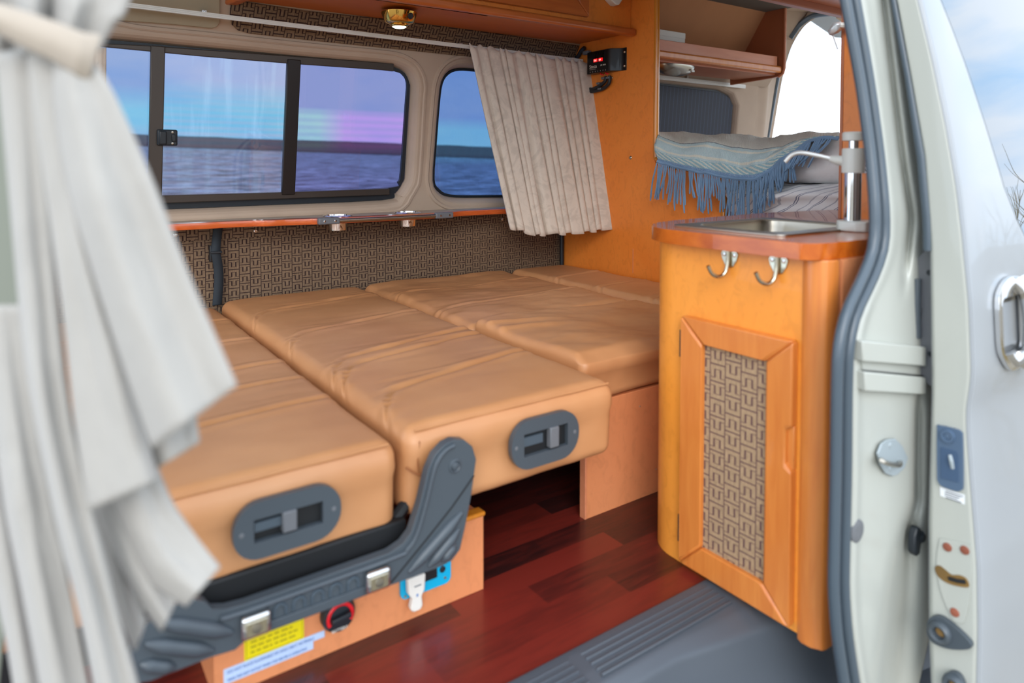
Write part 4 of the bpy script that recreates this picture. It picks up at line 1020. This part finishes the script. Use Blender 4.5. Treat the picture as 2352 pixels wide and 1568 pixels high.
sv = thing('silver_bundle', (1.62, .95, 1.17), 'small crumpled silver bundle with dangling strap at the top of the upright panel', 'ornament')
c = P(1917, 66, X=1.63); m = MB()
def bun(u, v):
    a = u*2*PI; t = (v-.5)*PI; r = 1+.16*fbm(math.cos(a)*2+v*3, math.sin(a)*2, 3)
    return c+Vector((.014*math.cos(a)*math.cos(t)*r, -.016*math.sin(t)*r-.002, .014*math.sin(a)*math.cos(t)*r+.007*math.sin(t)))
m.grid(bun, 28, 20).build('bundle', plain('silver_foil', (205, 208, 210), .3, metal=.4), sv)
m = MB(); q = catmull([P(1912, 76, X=1.63), P(1916, 90, X=1.63), P(1924, 113, X=1.63)], 5)
m.grid(lambda u, v: q[int(round(v*(len(q)-1)))]+Vector((0, (u-.5)*.004, 0)), 1, len(q)-1).build('strap', M['linen'], sv, solid=.001)
MB().tube([c+Vector((.0, -.014, .006)), c+Vector((.026, -.045, .004))], .007, 8).build('holder', M['whitepl'], sv)
# tail gate raised
tg = thing('tail_gate', (4.0, 1.7, 1.6), 'raised cream tail gate seen through the rear opening', 'tail gate')
MB().prism([(3.76, 2.40, 1.715), (4.06, 2.37, 1.612), (4.10, 2.2, 1.585), (4.12, .9, 1.575), (3.76, .9, 1.72)], (.02, 0, .045)).build('inner_panel', M['jamb'], tg, bevel=.01)
MB().prism([(3.82, 2.22, 1.690), (4.00, 2.20, 1.630), (4.00, 1.2, 1.630), (3.82, 1.2, 1.690)], (-.004, 0, -.012)).build('trim_cover', plain('tan_tailgate_card', (206, 178, 148), .8), tg, bevel=.004)
MB().prism([(3.84, 2.12, 1.672), (3.93, 2.06, 1.642), (3.85, 2.02, 1.668)], (-.003, 0, -.010)).build('cut_out', M['dark'], tg)

# ================================================================== DOOR OPENING: SEAL, JAMB
SE = [(0, 1930, 1976), (100, 1949, 1993), (200, 1968, 2009), (355, 1989, 2030), (480, 1998, 2043), (560, 1997, 2044), (600, 1985, 2033), (660, 1957, 2008), (720, 1929, 1975), (800, 1912, 1960), (900, 1909, 1957), (1100, 1906, 1956), (1350, 1901, 1950), (1450, 1908, 1957), (1568, 1925, 1975), (1700, 1950, 2003)]
SE = [(-260, 1880, 1922)]+SE
Yo = [(-300, .70), (0, .662), (480, .612), (800, .602), (1700, .602)]
def sl_(y, k): return interp([(a[0], a[k]) for a in SE], y)
ys_ = [-250+i*1900/60 for i in range(61)]
def smy(f_): return [sum(f_(y+d) for d in (-30, -15, 0, 15, 30))/5 for y in ys_]
L_, R_ = smy(lambda y: sl_(y, 1)), smy(lambda y: sl_(y, 2))
se = MB()
for fr_, rad, dy in ((.26, .0092, -.004), (.74, .0092, -.002)):
    se.tube([P(l+(r-l)*fr_, y, Y=interp(Yo, y)+dy) for y, l, r in zip(ys_, L_, R_)], rad, 12, ref=(0, -1, 0))
se.tube([P(l+(r-l)*.5, y, Y=interp(Yo, y)+.006) for y, l, r in zip(ys_, L_, R_)], .010, 10, ref=(0, -1, 0))
se.build('trim_6', M['seal'], kind='structure', ang=0)
DL = [(-250, 1990), (0, 2062), (180, 2095), (360, 2126), (560, 2140), (900, 2144), (1200, 2136), (1450, 2137), (1568, 2142), (1700, 2150)]
DR = [(-250, 2050), (0, 2114), (132, 2146), (285, 2178), (428, 2203), (535, 2216), (700, 2232), (860, 2238), (905, 2232), (940, 2226), (990, 2227), (1100, 2235), (1300, 2251), (1450, 2253), (1568, 2250), (1700, 2244)]
JR = [(-250, 2060), (0, 2130), (360, 2180), (560, 2190), (900, 2190), (1200, 2180), (1380, 2150), (1460, 2134), (1568, 2110), (1700, 2080)]
def jf(u, v):
    y = -250+v*1950
    l = interp([(a, b_) for a, b_ in zip(ys_, L_)], y)
    r0 = interp([(a, b_) for a, b_ in zip(ys_, R_)], y)-14; r1 = interp(JR, y)
    x = r0+(r1-r0)*u; Yb = interp(Yo, y)+.004-.010*u
    # pressed channel beside the rubber
    g = 0
    gx = interp([(-250, 1990), (0, 2027), (355, 2070), (500, 2092), (620, 2080), (700, 2075)], y)
    if y < 680: g += .016*math.exp(-((x-gx)/9)**2)*min(1, (680-y)/120)
    gx2 = interp([(900, 2110), (1150, 2108), (1200, 2092), (1300, 2080), (1568, 2055)], y)
    if y > 890:
        wv = interp([(900, 9), (1150, 9), (1250, 20), (1400, 34), (1568, 40)], y)
        g += (.014 if y < 1200 else .020)*math.exp(-((x-gx2)/wv)**2)*min(1, (y-890)/60)
    g -= .006*math.exp(-((x-r0-22)/9)**2)*(1 if y > 700 else .4)
    return P(x, y, Y=Yb+g)
MB().grid(jf, 48, 110).build('wall_right', M['jamb'], kind='structure', solid=.003, ang=0)
# sill below, outside
MB().box(-.8, 1.3, .53, .575, -.30, -.20).build('trim_7', M['jamb'], kind='structure', bevel=.01)
def jY(x, y): return P(x, y, Y=.598)
# door rail bracket plates on the jamb
rl = thing('door_rail', (1.2, .59, .5), 'white metal door rail channel crossing the jamb behind the sliding door', 'rail')
def qd(mb, px, Y, th): return mb.prism([P(x, y, Y=Y) for x, y in px], (0, th, 0))
qd(MB(), [(1981, 783), (2115, 796), (2128, 797), (2128, 842), (2115, 840), (1983, 830)], .585, .02).build('upper_flange', M['jamb'], rl, bevel=.002)
qd(MB(), [(1987, 854), (2115, 866), (2128, 867), (2128, 906), (2100, 905), (1988, 898)], .585, .02).build('lower_flange', M['jamb'], rl, bevel=.002)
qd(MB(), [(1980, 828), (2128, 841), (2128, 870), (1983, 858)], .597, .006).build('channel', M['jamb'], rl)
qd(MB(), [(1985, 850), (2128, 863), (2128, 868), (1985, 855)], .592, .004).build('roller_groove', M['dark'], rl)
sk_ = thing('door_striker', jY(2045, 1048), 'grey zinc striker plate with loop on the cream door jamb', 'striker')
c = jY(2045, 1048)
MB().prism([P(x, y, Y=.597) for x, y in [(2034, 1008), (2052, 1006), (2068, 1022), (2081, 1050), (2074, 1072), (2058, 1088), (2044, 1092), (2030, 1086), (2018, 1066), (2011, 1040), (2020, 1018)]], (0, -.004, 0)).build('plate', M['zinc'], sk_, bevel=.0015)
MB().tube(catmull([P(2026, 1055, Y=.596), P(2025, 1058, Y=.578), P(2045, 1066, Y=.575), P(2066, 1068, Y=.578), P(2068, 1060, Y=.596)], 4), .0038, 8).build('loop', M['steel'], sk_)
s_ = MB()
for x, y in ((2044, 1022), (2044, 1076)): s_.lathe(P(x, y, Y=.5935), (0, -1, 0), [(0, .005), (.002, .004), (.0025, .002)], 12)
s_.build_each('screw', M['zinc'], sk_)
o = MB().lathe(P(1965, 1218, Y=.602), (0, -1, 0), [(0, .020), (.004, .019), (.006, .014), (.005, .005)], 24).build('rubber_plug', M['greyplast2']); tag(o, 'round grey rubber plug half hidden by the door seal', 'plug')
pc = thing('door_stop', jY(2098, 1236), 'black rubber door stop low on the cream door jamb', 'door stop')
MB().prism([P(x, y, Y=.603) for x, y in [(2090, 1205), (2097, 1203), (2101, 1225), (2096, 1262), (2088, 1271), (2083, 1262), (2084, 1225)]], (0, -.014, 0)).build('arm', M['black'], pc, bevel=.003)
MB().lathe(P(2105, 1228, Y=.600), (0, -1, 0), [(0, .011), (.010, .011), (.014, .007)], 20).build('bumper', M['black'], pc)
# grey grip behind the door edge
gp = thing('door_grip', (1.31, .58, .45), 'grey plastic pull grip on the inner edge of the sliding door', 'grip')
gpx = [(2150, 560), (2132, 568), (2110, 590), (2097, 625), (2096, 700), (2096, 790), (2101, 800), (2098, 815), (2098, 835), (2110, 862), (2135, 885), (2155, 890)]
MB().prism([P(x, y, X=1.325) for x, y in gpx], (.03, .012, 0)).build('grip_body', M['greyplast2'], gp, bevel=.005, seg=3)
MB().tube([P(2106, 640, X=1.318), P(2104, 700, X=1.316), P(2106, 775, X=1.318)], .0075, 10).build('grip_bar', M['greyplast'], gp)
s_ = MB()
for x, y in ((2134, 626), (2137, 813)): s_.lathe(P(x, y, X=1.325), (-1, 0, 0), [(0, .005), (.002, .004)], 12)
s_.build_each('screw', M['black'], gp)

# ================================================================== SLIDING DOOR (open, outside the body)
XD = 1.30
dr_ = thing('door_1', (1.9, .55, -.35), None, None); tag(dr_, kind='structure')
rows = [(P(interp(DL, y), y, X=XD), P(interp(DR, y), y, X=XD)) for y in [-250+i*12 for i in range(163)]]
skt = sorted([(b_.z, b_.y) for a, b_ in rows]); slt = sorted([(a.z, a.y) for a, b_ in rows])
def Ys(z):
    return sum(interp(skt, z+d) for d in (-.012, -.006, 0, .006, .012))/5
def Yi(z): return interp(slt, z)
def dpf(u, v):
    z = -.12+v*1.44
    a, b_ = Yi(z), Ys(z)
    if u < .12: return (XD+.10*(1-u/.12), a+.004, z)       # inner return
    if u < .6: t = (u-.12)/.48; return (XD+.004*math.sin(PI*t)*0, a+(b_-a)*t, z)
    t = (u-.6)/.4
    return (XD+1.3*t**1.6, b_-.004*min(1, t*8), z)
MB().grid(dpf, 60, 130).build('door_shell', M['paint'], dr_, ang=0)
# cream folded edge of the door
MB().grid(lambda u, v: (XD-.0015, Yi(-.12+v*1.44)+(Ys(-.12+v*1.44)+.0045-Yi(-.12+v*1.44))*u, -.12+v*1.44), 10, 110).build('door_edge', M['jamb'], dr_, solid=.002, ang=0, label='cream painted door edge')
MB().tube([(XD-.001, Ys(z)+.003, z) for z in [-.12+i*.02 for i in range(73)]], .0022, 6).build('edge_fold', M['paint'], dr_, ang=0)
st_ = MB(); st_.tube([P(x, y, X=1.302) for x, y in ((1975, -250), (2053, 0), (2087, 180), (2117, 360), (2130, 500), (2132, 575))], [.006, .006, .0065, .0085, .0085, .0085], 10)
st_.build('edge_rubber', M['seal'], dr_)
def skinP(x, y):
    Y = .52
    for _ in range(12): p = P(x, y, Y=Y); Y = Ys(p.z)
    return P(x, y, Y=Y)
wb_ = [skinP(x, y) for x, y in ((2120, -120), (2155, 0), (2180, 62), (2220, 172), (2257, 285), (2300, 428), (2330, 505), (2352, 550))]
wt = sorted([(p.z, p.x) for p in wb_])
wzb = wt[0][0]-.03; wt = [(wzb, wt[0][1]+.12), (wzb+.008, wt[0][1]+.055)]+wt
def wg(off, gx, gz):
    def f_(u, v):
        z = wzb-gz+v*(1.33-wzb+gz); x0 = interp(wt, z+gz*.3)-gx; return (x0+u*(2.5-x0), Ys(z)-off, z)
    return f_
MB().grid(wg(.0045, .0, 0), 8, 80).build('window_pane', M['doorglass'], dr_, ang=0)
MB().grid(wg(.0038, .007, .007), 8, 80).build('window_rubber', M['black'], dr_, ang=0)
hd = thing('exterior_handle', skinP(2310, 740), 'chrome exterior pull handle on the white sliding door', 'door handle')
hc = skinP(2312, 740); yb = hc.y-.002
def hp(a, b_, off=0): z = hc.z+b_; return Vector((hc.x+a, Ys(z)-.006-off, z))
ov = [(-.066, 0), (-.066, .04), (-.055, .062), (-.02, .080), (.025, .082), (.05, .068), (.062, .04), (.064, 0), (.062, -.04), (.05, -.062), (.02, -.080), (-.02, -.080), (-.052, -.055), (-.064, -.035)]
ov = [(p.x, p.y) for p in catmull([Vector((a, b_, 0)) for a, b_ in ov], 4, True)]
MB().prism([hp(a, b_) for a, b_ in ov], (0, -.008, 0), [[hp(a, b_) for a, b_ in rrect(-.008, 0, .088, .10, .012)]]).build('bezel', M['chrome'], hd, bevel=.003, seg=3)
MB().prism([hp(a, b_, -.002) for a, b_ in rrect(-.008, 0, .09, .102, .012)], (0, .003, 0)).build('recess', M['steel'], hd)
MB().tube(catmull([hp(.034, -.075, .004), hp(.034, -.055, .020), hp(.034, 0, .026), hp(.034, .055, .020), hp(.034, .075, .004)], 6), [.012]+[.017]*23+[.012], 16, flat=1.4, ref=(0, -1, 0)).build('pull_bar', M['chrome'], hd)
# fittings on the door edge
def ed_(x, y, off=0): return P(x, y, X=XD-.003-off)
lk = thing('door_lock_plate', ed_(2184, 1050), 'tall dark blue-grey plastic lock plate on the door edge', 'lock')
def pl_(pts, off, th, nm, mat, par, bev=.002, holes=()): return MB().prism([ed_(x, y, off) for x, y in pts], (-th, 0, 0), [[ed_(x, y, off) for x, y in h] for h in holes]).build(nm, mat, par, bevel=bev, seg=3)
plast = plain('blue_grey_plastic', (78, 98, 122), .45)
lo = catmull([Vector((x, y, 0)) for x, y in [(2155, 985), (2160, 976), (2200, 985), (2210, 992), (2213, 1005), (2214, 1110), (2210, 1124), (2198, 1126), (2165, 1114), (2157, 1102), (2155, 1090)]], 3, True)
pl_([(p.x, p.y) for p in lo], 0, .005, 'plate', plast, lk)
pl_([(2160, 1026), (2198, 1036), (2202, 1046), (2202, 1108), (2160, 1098)], .005, .001, 'lever_recess', plain('slate_recess', (62, 84, 112), .5), lk, .0008)
MB().lathe(ed_(2177, 1001, .005), (-1, 0, 0), [(0, .012), (.004, .011), (.004, .0065), (.002, .006), (.003, .003)], 24).build('lock_button', plast, lk)
MB().tube([ed_(2182, 1045, .006), ed_(2185, 1058, .010), ed_(2188, 1075, .006)], [.003, .0035, .003], 8).build('latch_stub', M['zinc'], lk)
dl = thing('door_label', ed_(2188, 1140), 'small white printed sticker below the lock plate on the door edge', 'label')
pl_([(2159, 1117), (2216, 1136), (2216, 1158), (2160, 1138)], 0, .0006, 'sheet', M['white'], dl, 0)
m = MB()
for k, (a, b_) in enumerate(((2172, 2212), (2170, 2205), (2170, 2200), (2172, 2208))):
    y0_ = 1123+k*5; s1 = .34; m.prism([ed_(x, y, .0008) for x, y in ((a, y0_+(a-2160)*s1-1.2), (b_, y0_+(b_-2160)*s1-1.2), (b_, y0_+(b_-2160)*s1+.6), (a, y0_+(a-2160)*s1+.6))], (-.0003, 0, 0))
m.build('print_lines', M['inkgrey'], dl)
lt_ = thing('door_latch', ed_(2187, 1320), 'curved dirty latch slot with rusty bolts on the door edge', 'latch')
mo = catmull([Vector((x, y, 0)) for x, y in [(2158, 1245), (2166, 1236), (2225, 1250), (2233, 1262), (2228, 1380), (2216, 1425), (2205, 1430), (2185, 1415), (2160, 1350), (2152, 1290)]], 3, True)
pl_([(p.x, p.y) for p in mo], 0, .002, 'pressed_plate', M['jamb'], lt_, .0015)
sl2 = catmull([Vector((x, y, 0)) for x, y in [(2148, 1302), (2158, 1298), (2172, 1308), (2186, 1319), (2204, 1320), (2219, 1327), (2226, 1340), (2224, 1348), (2204, 1346), (2184, 1341), (2166, 1332), (2152, 1318)]], 3, True)
pl_([(p.x, p.y) for p in sl2], .002, .0016, 'latch_slot', M['mud'], lt_, .0008)
MB().tube([ed_(2180, 1328, .004), ed_(2200, 1334, .0055), ed_(2218, 1336, .004)], .0035, 8).build('latch_pawl', M['dark'], lt_)
for x, y in ((2176, 1256), (2216, 1263), (2193, 1406)): MB().lathe(ed_(x, y, .002), (-1, 0, 0), [(0, .0075), (.002, .007), (.003, .004)], 14).build('bolt', M['rust'], lt_)
def bump_(px, ctr, lab):
    t_ = thing('rubber_buffer', ed_(*ctr), lab, 'buffer', None)
    ou = catmull([Vector((x, y, 0)) for x, y in px], 3, True); pl_([(p.x, p.y) for p in ou], 0, .010, 'body', M['greyplast'], t_, .003)
    MB().lathe(ed_(*ctr, .008), (-1, 0, 0), [(0, .019), (.008, .018), (.012, .014), (.010, .010), (.004, .009)], 28).build('cup', M['greyplast'], t_)
    MB().lathe(ed_(*ctr, .013), (-1, 0, 0), [(0, .009), (.002, .007)], 20).build('insert', M['mud'], t_)
bump_([(2134, 1432), (2140, 1415), (2160, 1410), (2185, 1424), (2215, 1450), (2235, 1472), (2234, 1484), (2210, 1487), (2180, 1484), (2150, 1472), (2136, 1455)], (2161, 1450), 'upper round grey rubber buffer with pointed tail on the door edge')
bump_([(2170, 1568), (2176, 1545), (2190, 1537), (2208, 1545), (2220, 1568), (2218, 1590), (2190, 1600), (2172, 1590)], (2193, 1572), 'lower grey rubber buffer cut by the bottom of the photo')

# ================================================================== NEAR CURTAIN
nc = thing('door_curtain', (.05, .62, .2), 'large pale curtain gathered by a fabric tie in the left foreground', 'curtain')
m = MB()
def ribbon(L, R, D, bulge=.02, waves=1, wamp=.004, nu=24, nv=36, ext=0, ph=0, dv=0):
    Lc = catmull([Vector((x, y, 0)) for x, y in L], 12); Rc = catmull([Vector((x, y, 0)) for x, y in R], 12)
    def at_(c, v): f_ = v*(len(c)-1); i = min(len(c)-2, int(f_)); return c[i].lerp(c[i+1], f_-i)
    def fn(u, v):
        a, b_ = at_(Lc, v), at_(Rc, v); p = a.lerp(b_, u)
        d = D+dv*v-bulge*math.sin(PI*u)**.8*min(1, .25+v*1.6)-1.5*wamp*math.sin(2*PI*waves*u+ph)*min(1, v*2)+.002*fbm(u*4, v*4, D*10)
        return P(p.x, p.y, D=d)
    m.grid(fn, nu, nv)
# upper bundle above the tie
ribbon([(-90, -240), (-70, -60), (-40, 60), (-30, 120)], [(330, -240), (295, -40), (250, 60), (218, 130)], .60, .03, 3.2, .010, 48, 20)
ribbon([(150, -240), (130, -60), (120, 40), (120, 110)], [(360, -240), (300, 0), (262, 60), (228, 118)], .585, .02, 1.2, .006, 24, 20)
# skirts
ribbon([(128, 110), (126, 230), (150, 400), (205, 600), (262, 780), (350, 1030)], [(214, 140), (262, 215), (345, 400), (430, 620), (495, 770), (545, 885)], .545, .022, 1.1, .006, 30, 40)
ribbon([(130, 300), (210, 640), (300, 880), (345, 1085)], [(230, 300), (330, 560), (430, 850), (458, 1015)], .585, .012, 1, .003)
ribbon([(62, 105), (80, 260), (110, 460), (150, 760), (172, 960), (205, 1172)], [(150, 120), (160, 330), (215, 620), (285, 840), (330, 990), (366, 1100)], .560, .020, 1.1, .004, 30, 40, ph=2)
ribbon([(200, 800), (240, 1050), (290, 1230), (340, 1330), (428, 1392)], [(300, 900), (350, 1040), (395, 1150), (450, 1230), (506, 1302)], .600, .014, 1.0, .003)
ribbon([(180, 900), (220, 1150), (270, 1290), (320, 1380), (372, 1448)], [(290, 950), (330, 1160), (370, 1280), (395, 1330), (408, 1372)], .612, .012)
ribbon([(170, 950), (210, 1180), (250, 1330), (280, 1420), (310, 1494)], [(260, 1000), (290, 1200), (310, 1320), (325, 1390), (336, 1424)], .620, .010)
ribbon([(-8, 120), (20, 420), (45, 700), (70, 900), (130, 1200), (190, 1440), (250, 1760)], [(92, 110), (112, 450), (140, 760), (165, 960), (215, 1180), (280, 1440), (370, 1760)], .575, .022, 1.2, .005, 30, 44)
ribbon([(-40, 700), (-10, 950), (10, 1150), (60, 1400), (130, 1760)], [(60, 700), (95, 1000), (130, 1180), (170, 1400), (240, 1760)], .60, .016, 1.0, .004)
ribbon([(-80, 900), (-50, 1100), (-20, 1300), (20, 1500), (60, 1760)], [(0, 850), (30, 1100), (60, 1250), (90, 1450), (150, 1760)], .63, .014)
m.build('drapery', M['curtain2'], nc, solid=.0016, ang=0)
m = MB()
tl = [(-80, 60, 10), (-20, 88, 15), (60, 120, 50), (130, 150, 88), (190, 170, 105), (222, 160, 110)]
tx = [((-90, 0), (-90, 50)), ((0, 10), (0, 78)), ((60, 28), (55, 108)), ((130, 52), (120, 138)), ((190, 76), (178, 172)), ((232, 82), (202, 192))]
def tf(u, v):
    k = u*(len(tx)-1); i = min(len(tx)-2, int(k)); t = k-i; t = t*t*(3-2*t)*0+t
    a = Vector(tx[i][0]).lerp(Vector(tx[i+1][0]), t); b_ = Vector(tx[i][1]).lerp(Vector(tx[i+1][1]), t); p = a.lerp(b_, v)
    return P(p.x, p.y, D=.535-.006*math.sin(PI*v)+.035*max(0, u-.8)*5*.2)
m.grid(tf, 40, 10).build('tie_back', M['tie'], nc, solid=.003, ang=0)
# pillar trim behind near curtain
o = MB(); o.prism([P(x, y, D=.80) for x, y in ((-140, -260), (60, -260), (72, 300), (88, 700), (70, 1000), (30, 1300), (0, 1600), (-140, 1600))], (-.01, .03, 0)); o.build('trim_8', plain('green_grey_trim', (118, 122, 110), .7), kind='structure', bevel=.005)

# ================================================================== SHRUB BEYOND THE DOOR SIDE (seen mirrored in the door glass)
p0 = skinP(2345, 480); dz_ = (Ys(p0.z+.03)-Ys(p0.z-.03))/.06; nrm = Vector((0, -1, dz_)).normalized()
dd = ray(2345, 480).normalized(); rd = dd-nrm*2*dd.dot(nrm)
bp = p0+rd*(2.6)
sb = thing('bare_shrub', (bp.x, bp.y-.1, -.62), 'bare twiggy shrub outside, mirrored in the sliding door window', 'shrub')
random.seed(5); m = MB()
def twig(p, d, L, r, dep):
    pts = [p]; q = p.copy(); dd_ = d.copy()
    for k in range(4): dd_ = (dd_+Vector((random.uniform(-.18, .18), random.uniform(-.18, .18), .05))).normalized(); q = q+dd_*(L/4); pts.append(q.copy())
    m.tube(pts, [r, r*.85, r*.7, r*.55, r*.4], 4)
    if dep: 
        for _ in range(4): twig(random.choice(pts[1:]), (dd_+Vector((random.uniform(-.7, .7), random.uniform(-.7, .7), random.uniform(0, .5)))).normalized(), L*.6, r*.55, dep-1)
for k in range(14): twig(Vector((bp.x+random.uniform(-.15, .5), bp.y+random.uniform(-.5, .1), -.62)), Vector((random.uniform(-.3, .4), random.uniform(-.3, .3), 1)).normalized(), (bp.z+.62)*.62, .009, 3)
m.build('branches', plain('ochre_twigs', (150, 128, 66), .8, var=.3), sb)

# ================================================================== LIGHT
w = bpy.data.worlds.new('sky'); bpy.context.scene.world = w; w.use_nodes = True; nt = w.node_tree; bg = nt.nodes['Background']
tc0 = nt.nodes.new('ShaderNodeTexCoord'); mp = nt.nodes.new('ShaderNodeMapping'); nt.links.new(tc0.outputs['Generated'], mp.inputs[0]); mp.inputs['Scale'].default_value = (1, 1, 2.6)
nz = nt.nodes.new('ShaderNodeTexNoise'); nt.links.new(mp.outputs[0], nz.inputs['Vector']); nz.inputs['Scale'].default_value = 2.3; nz.inputs['Detail'].default_value = 6; nz.inputs['Roughness'].default_value = .55
mr = nt.nodes.new('ShaderNodeMapRange'); nt.links.new(nz.outputs[0], mr.inputs[0]); mr.inputs[1].default_value = .36; mr.inputs[2].default_value = .56
mx = nt.nodes.new('ShaderNodeMix'); mx.data_type = 'RGBA'; nt.links.new(mr.outputs[0], mx.inputs[0]); mx.inputs[6].default_value = (.50, .73, 1.0, 1); mx.inputs[7].default_value = (.88, .93, 1.0, 1)
nt.links.new(mx.outputs[2], bg.inputs[0]); bg.inputs[1].default_value = 2.2
su = bpy.data.lights.new('hazy_sun', 'SUN'); su.energy = 1.6; su.angle = math.radians(35); su.color = (1, .95, .88)
so_ = bpy.data.objects.new('hazy_sun', su); COL.objects.link(so_); so_.rotation_euler = Vector((.62, .95, -.62)).to_track_quat('-Z', 'Y').to_euler()

# ================================================================== CAMERA
cd = bpy.data.cameras.new('camera'); cam = bpy.data.objects.new('camera', cd); COL.objects.link(cam); bpy.context.scene.camera = cam
cd.sensor_width = 36; cd.lens = F/2352*36; cd.shift_y = -(784-CY)/2352
cam.matrix_world = Matrix.Translation(CAM) @ Matrix((RT, UP, -FW)).transposed().to_4x4()
cd.clip_start = .02; cd.clip_end = 1000
cd.dof.use_dof = True; cd.dof.focus_distance = 2.5; cd.dof.aperture_fstop = 2.4
S = bpy.context.scene
S.view_settings.view_transform = 'Standard'; S.view_settings.look = 'None'; S.view_settings.gamma = 1; S.view_settings.exposure = 0.22; S.view_settings.use_curve_mapping = False
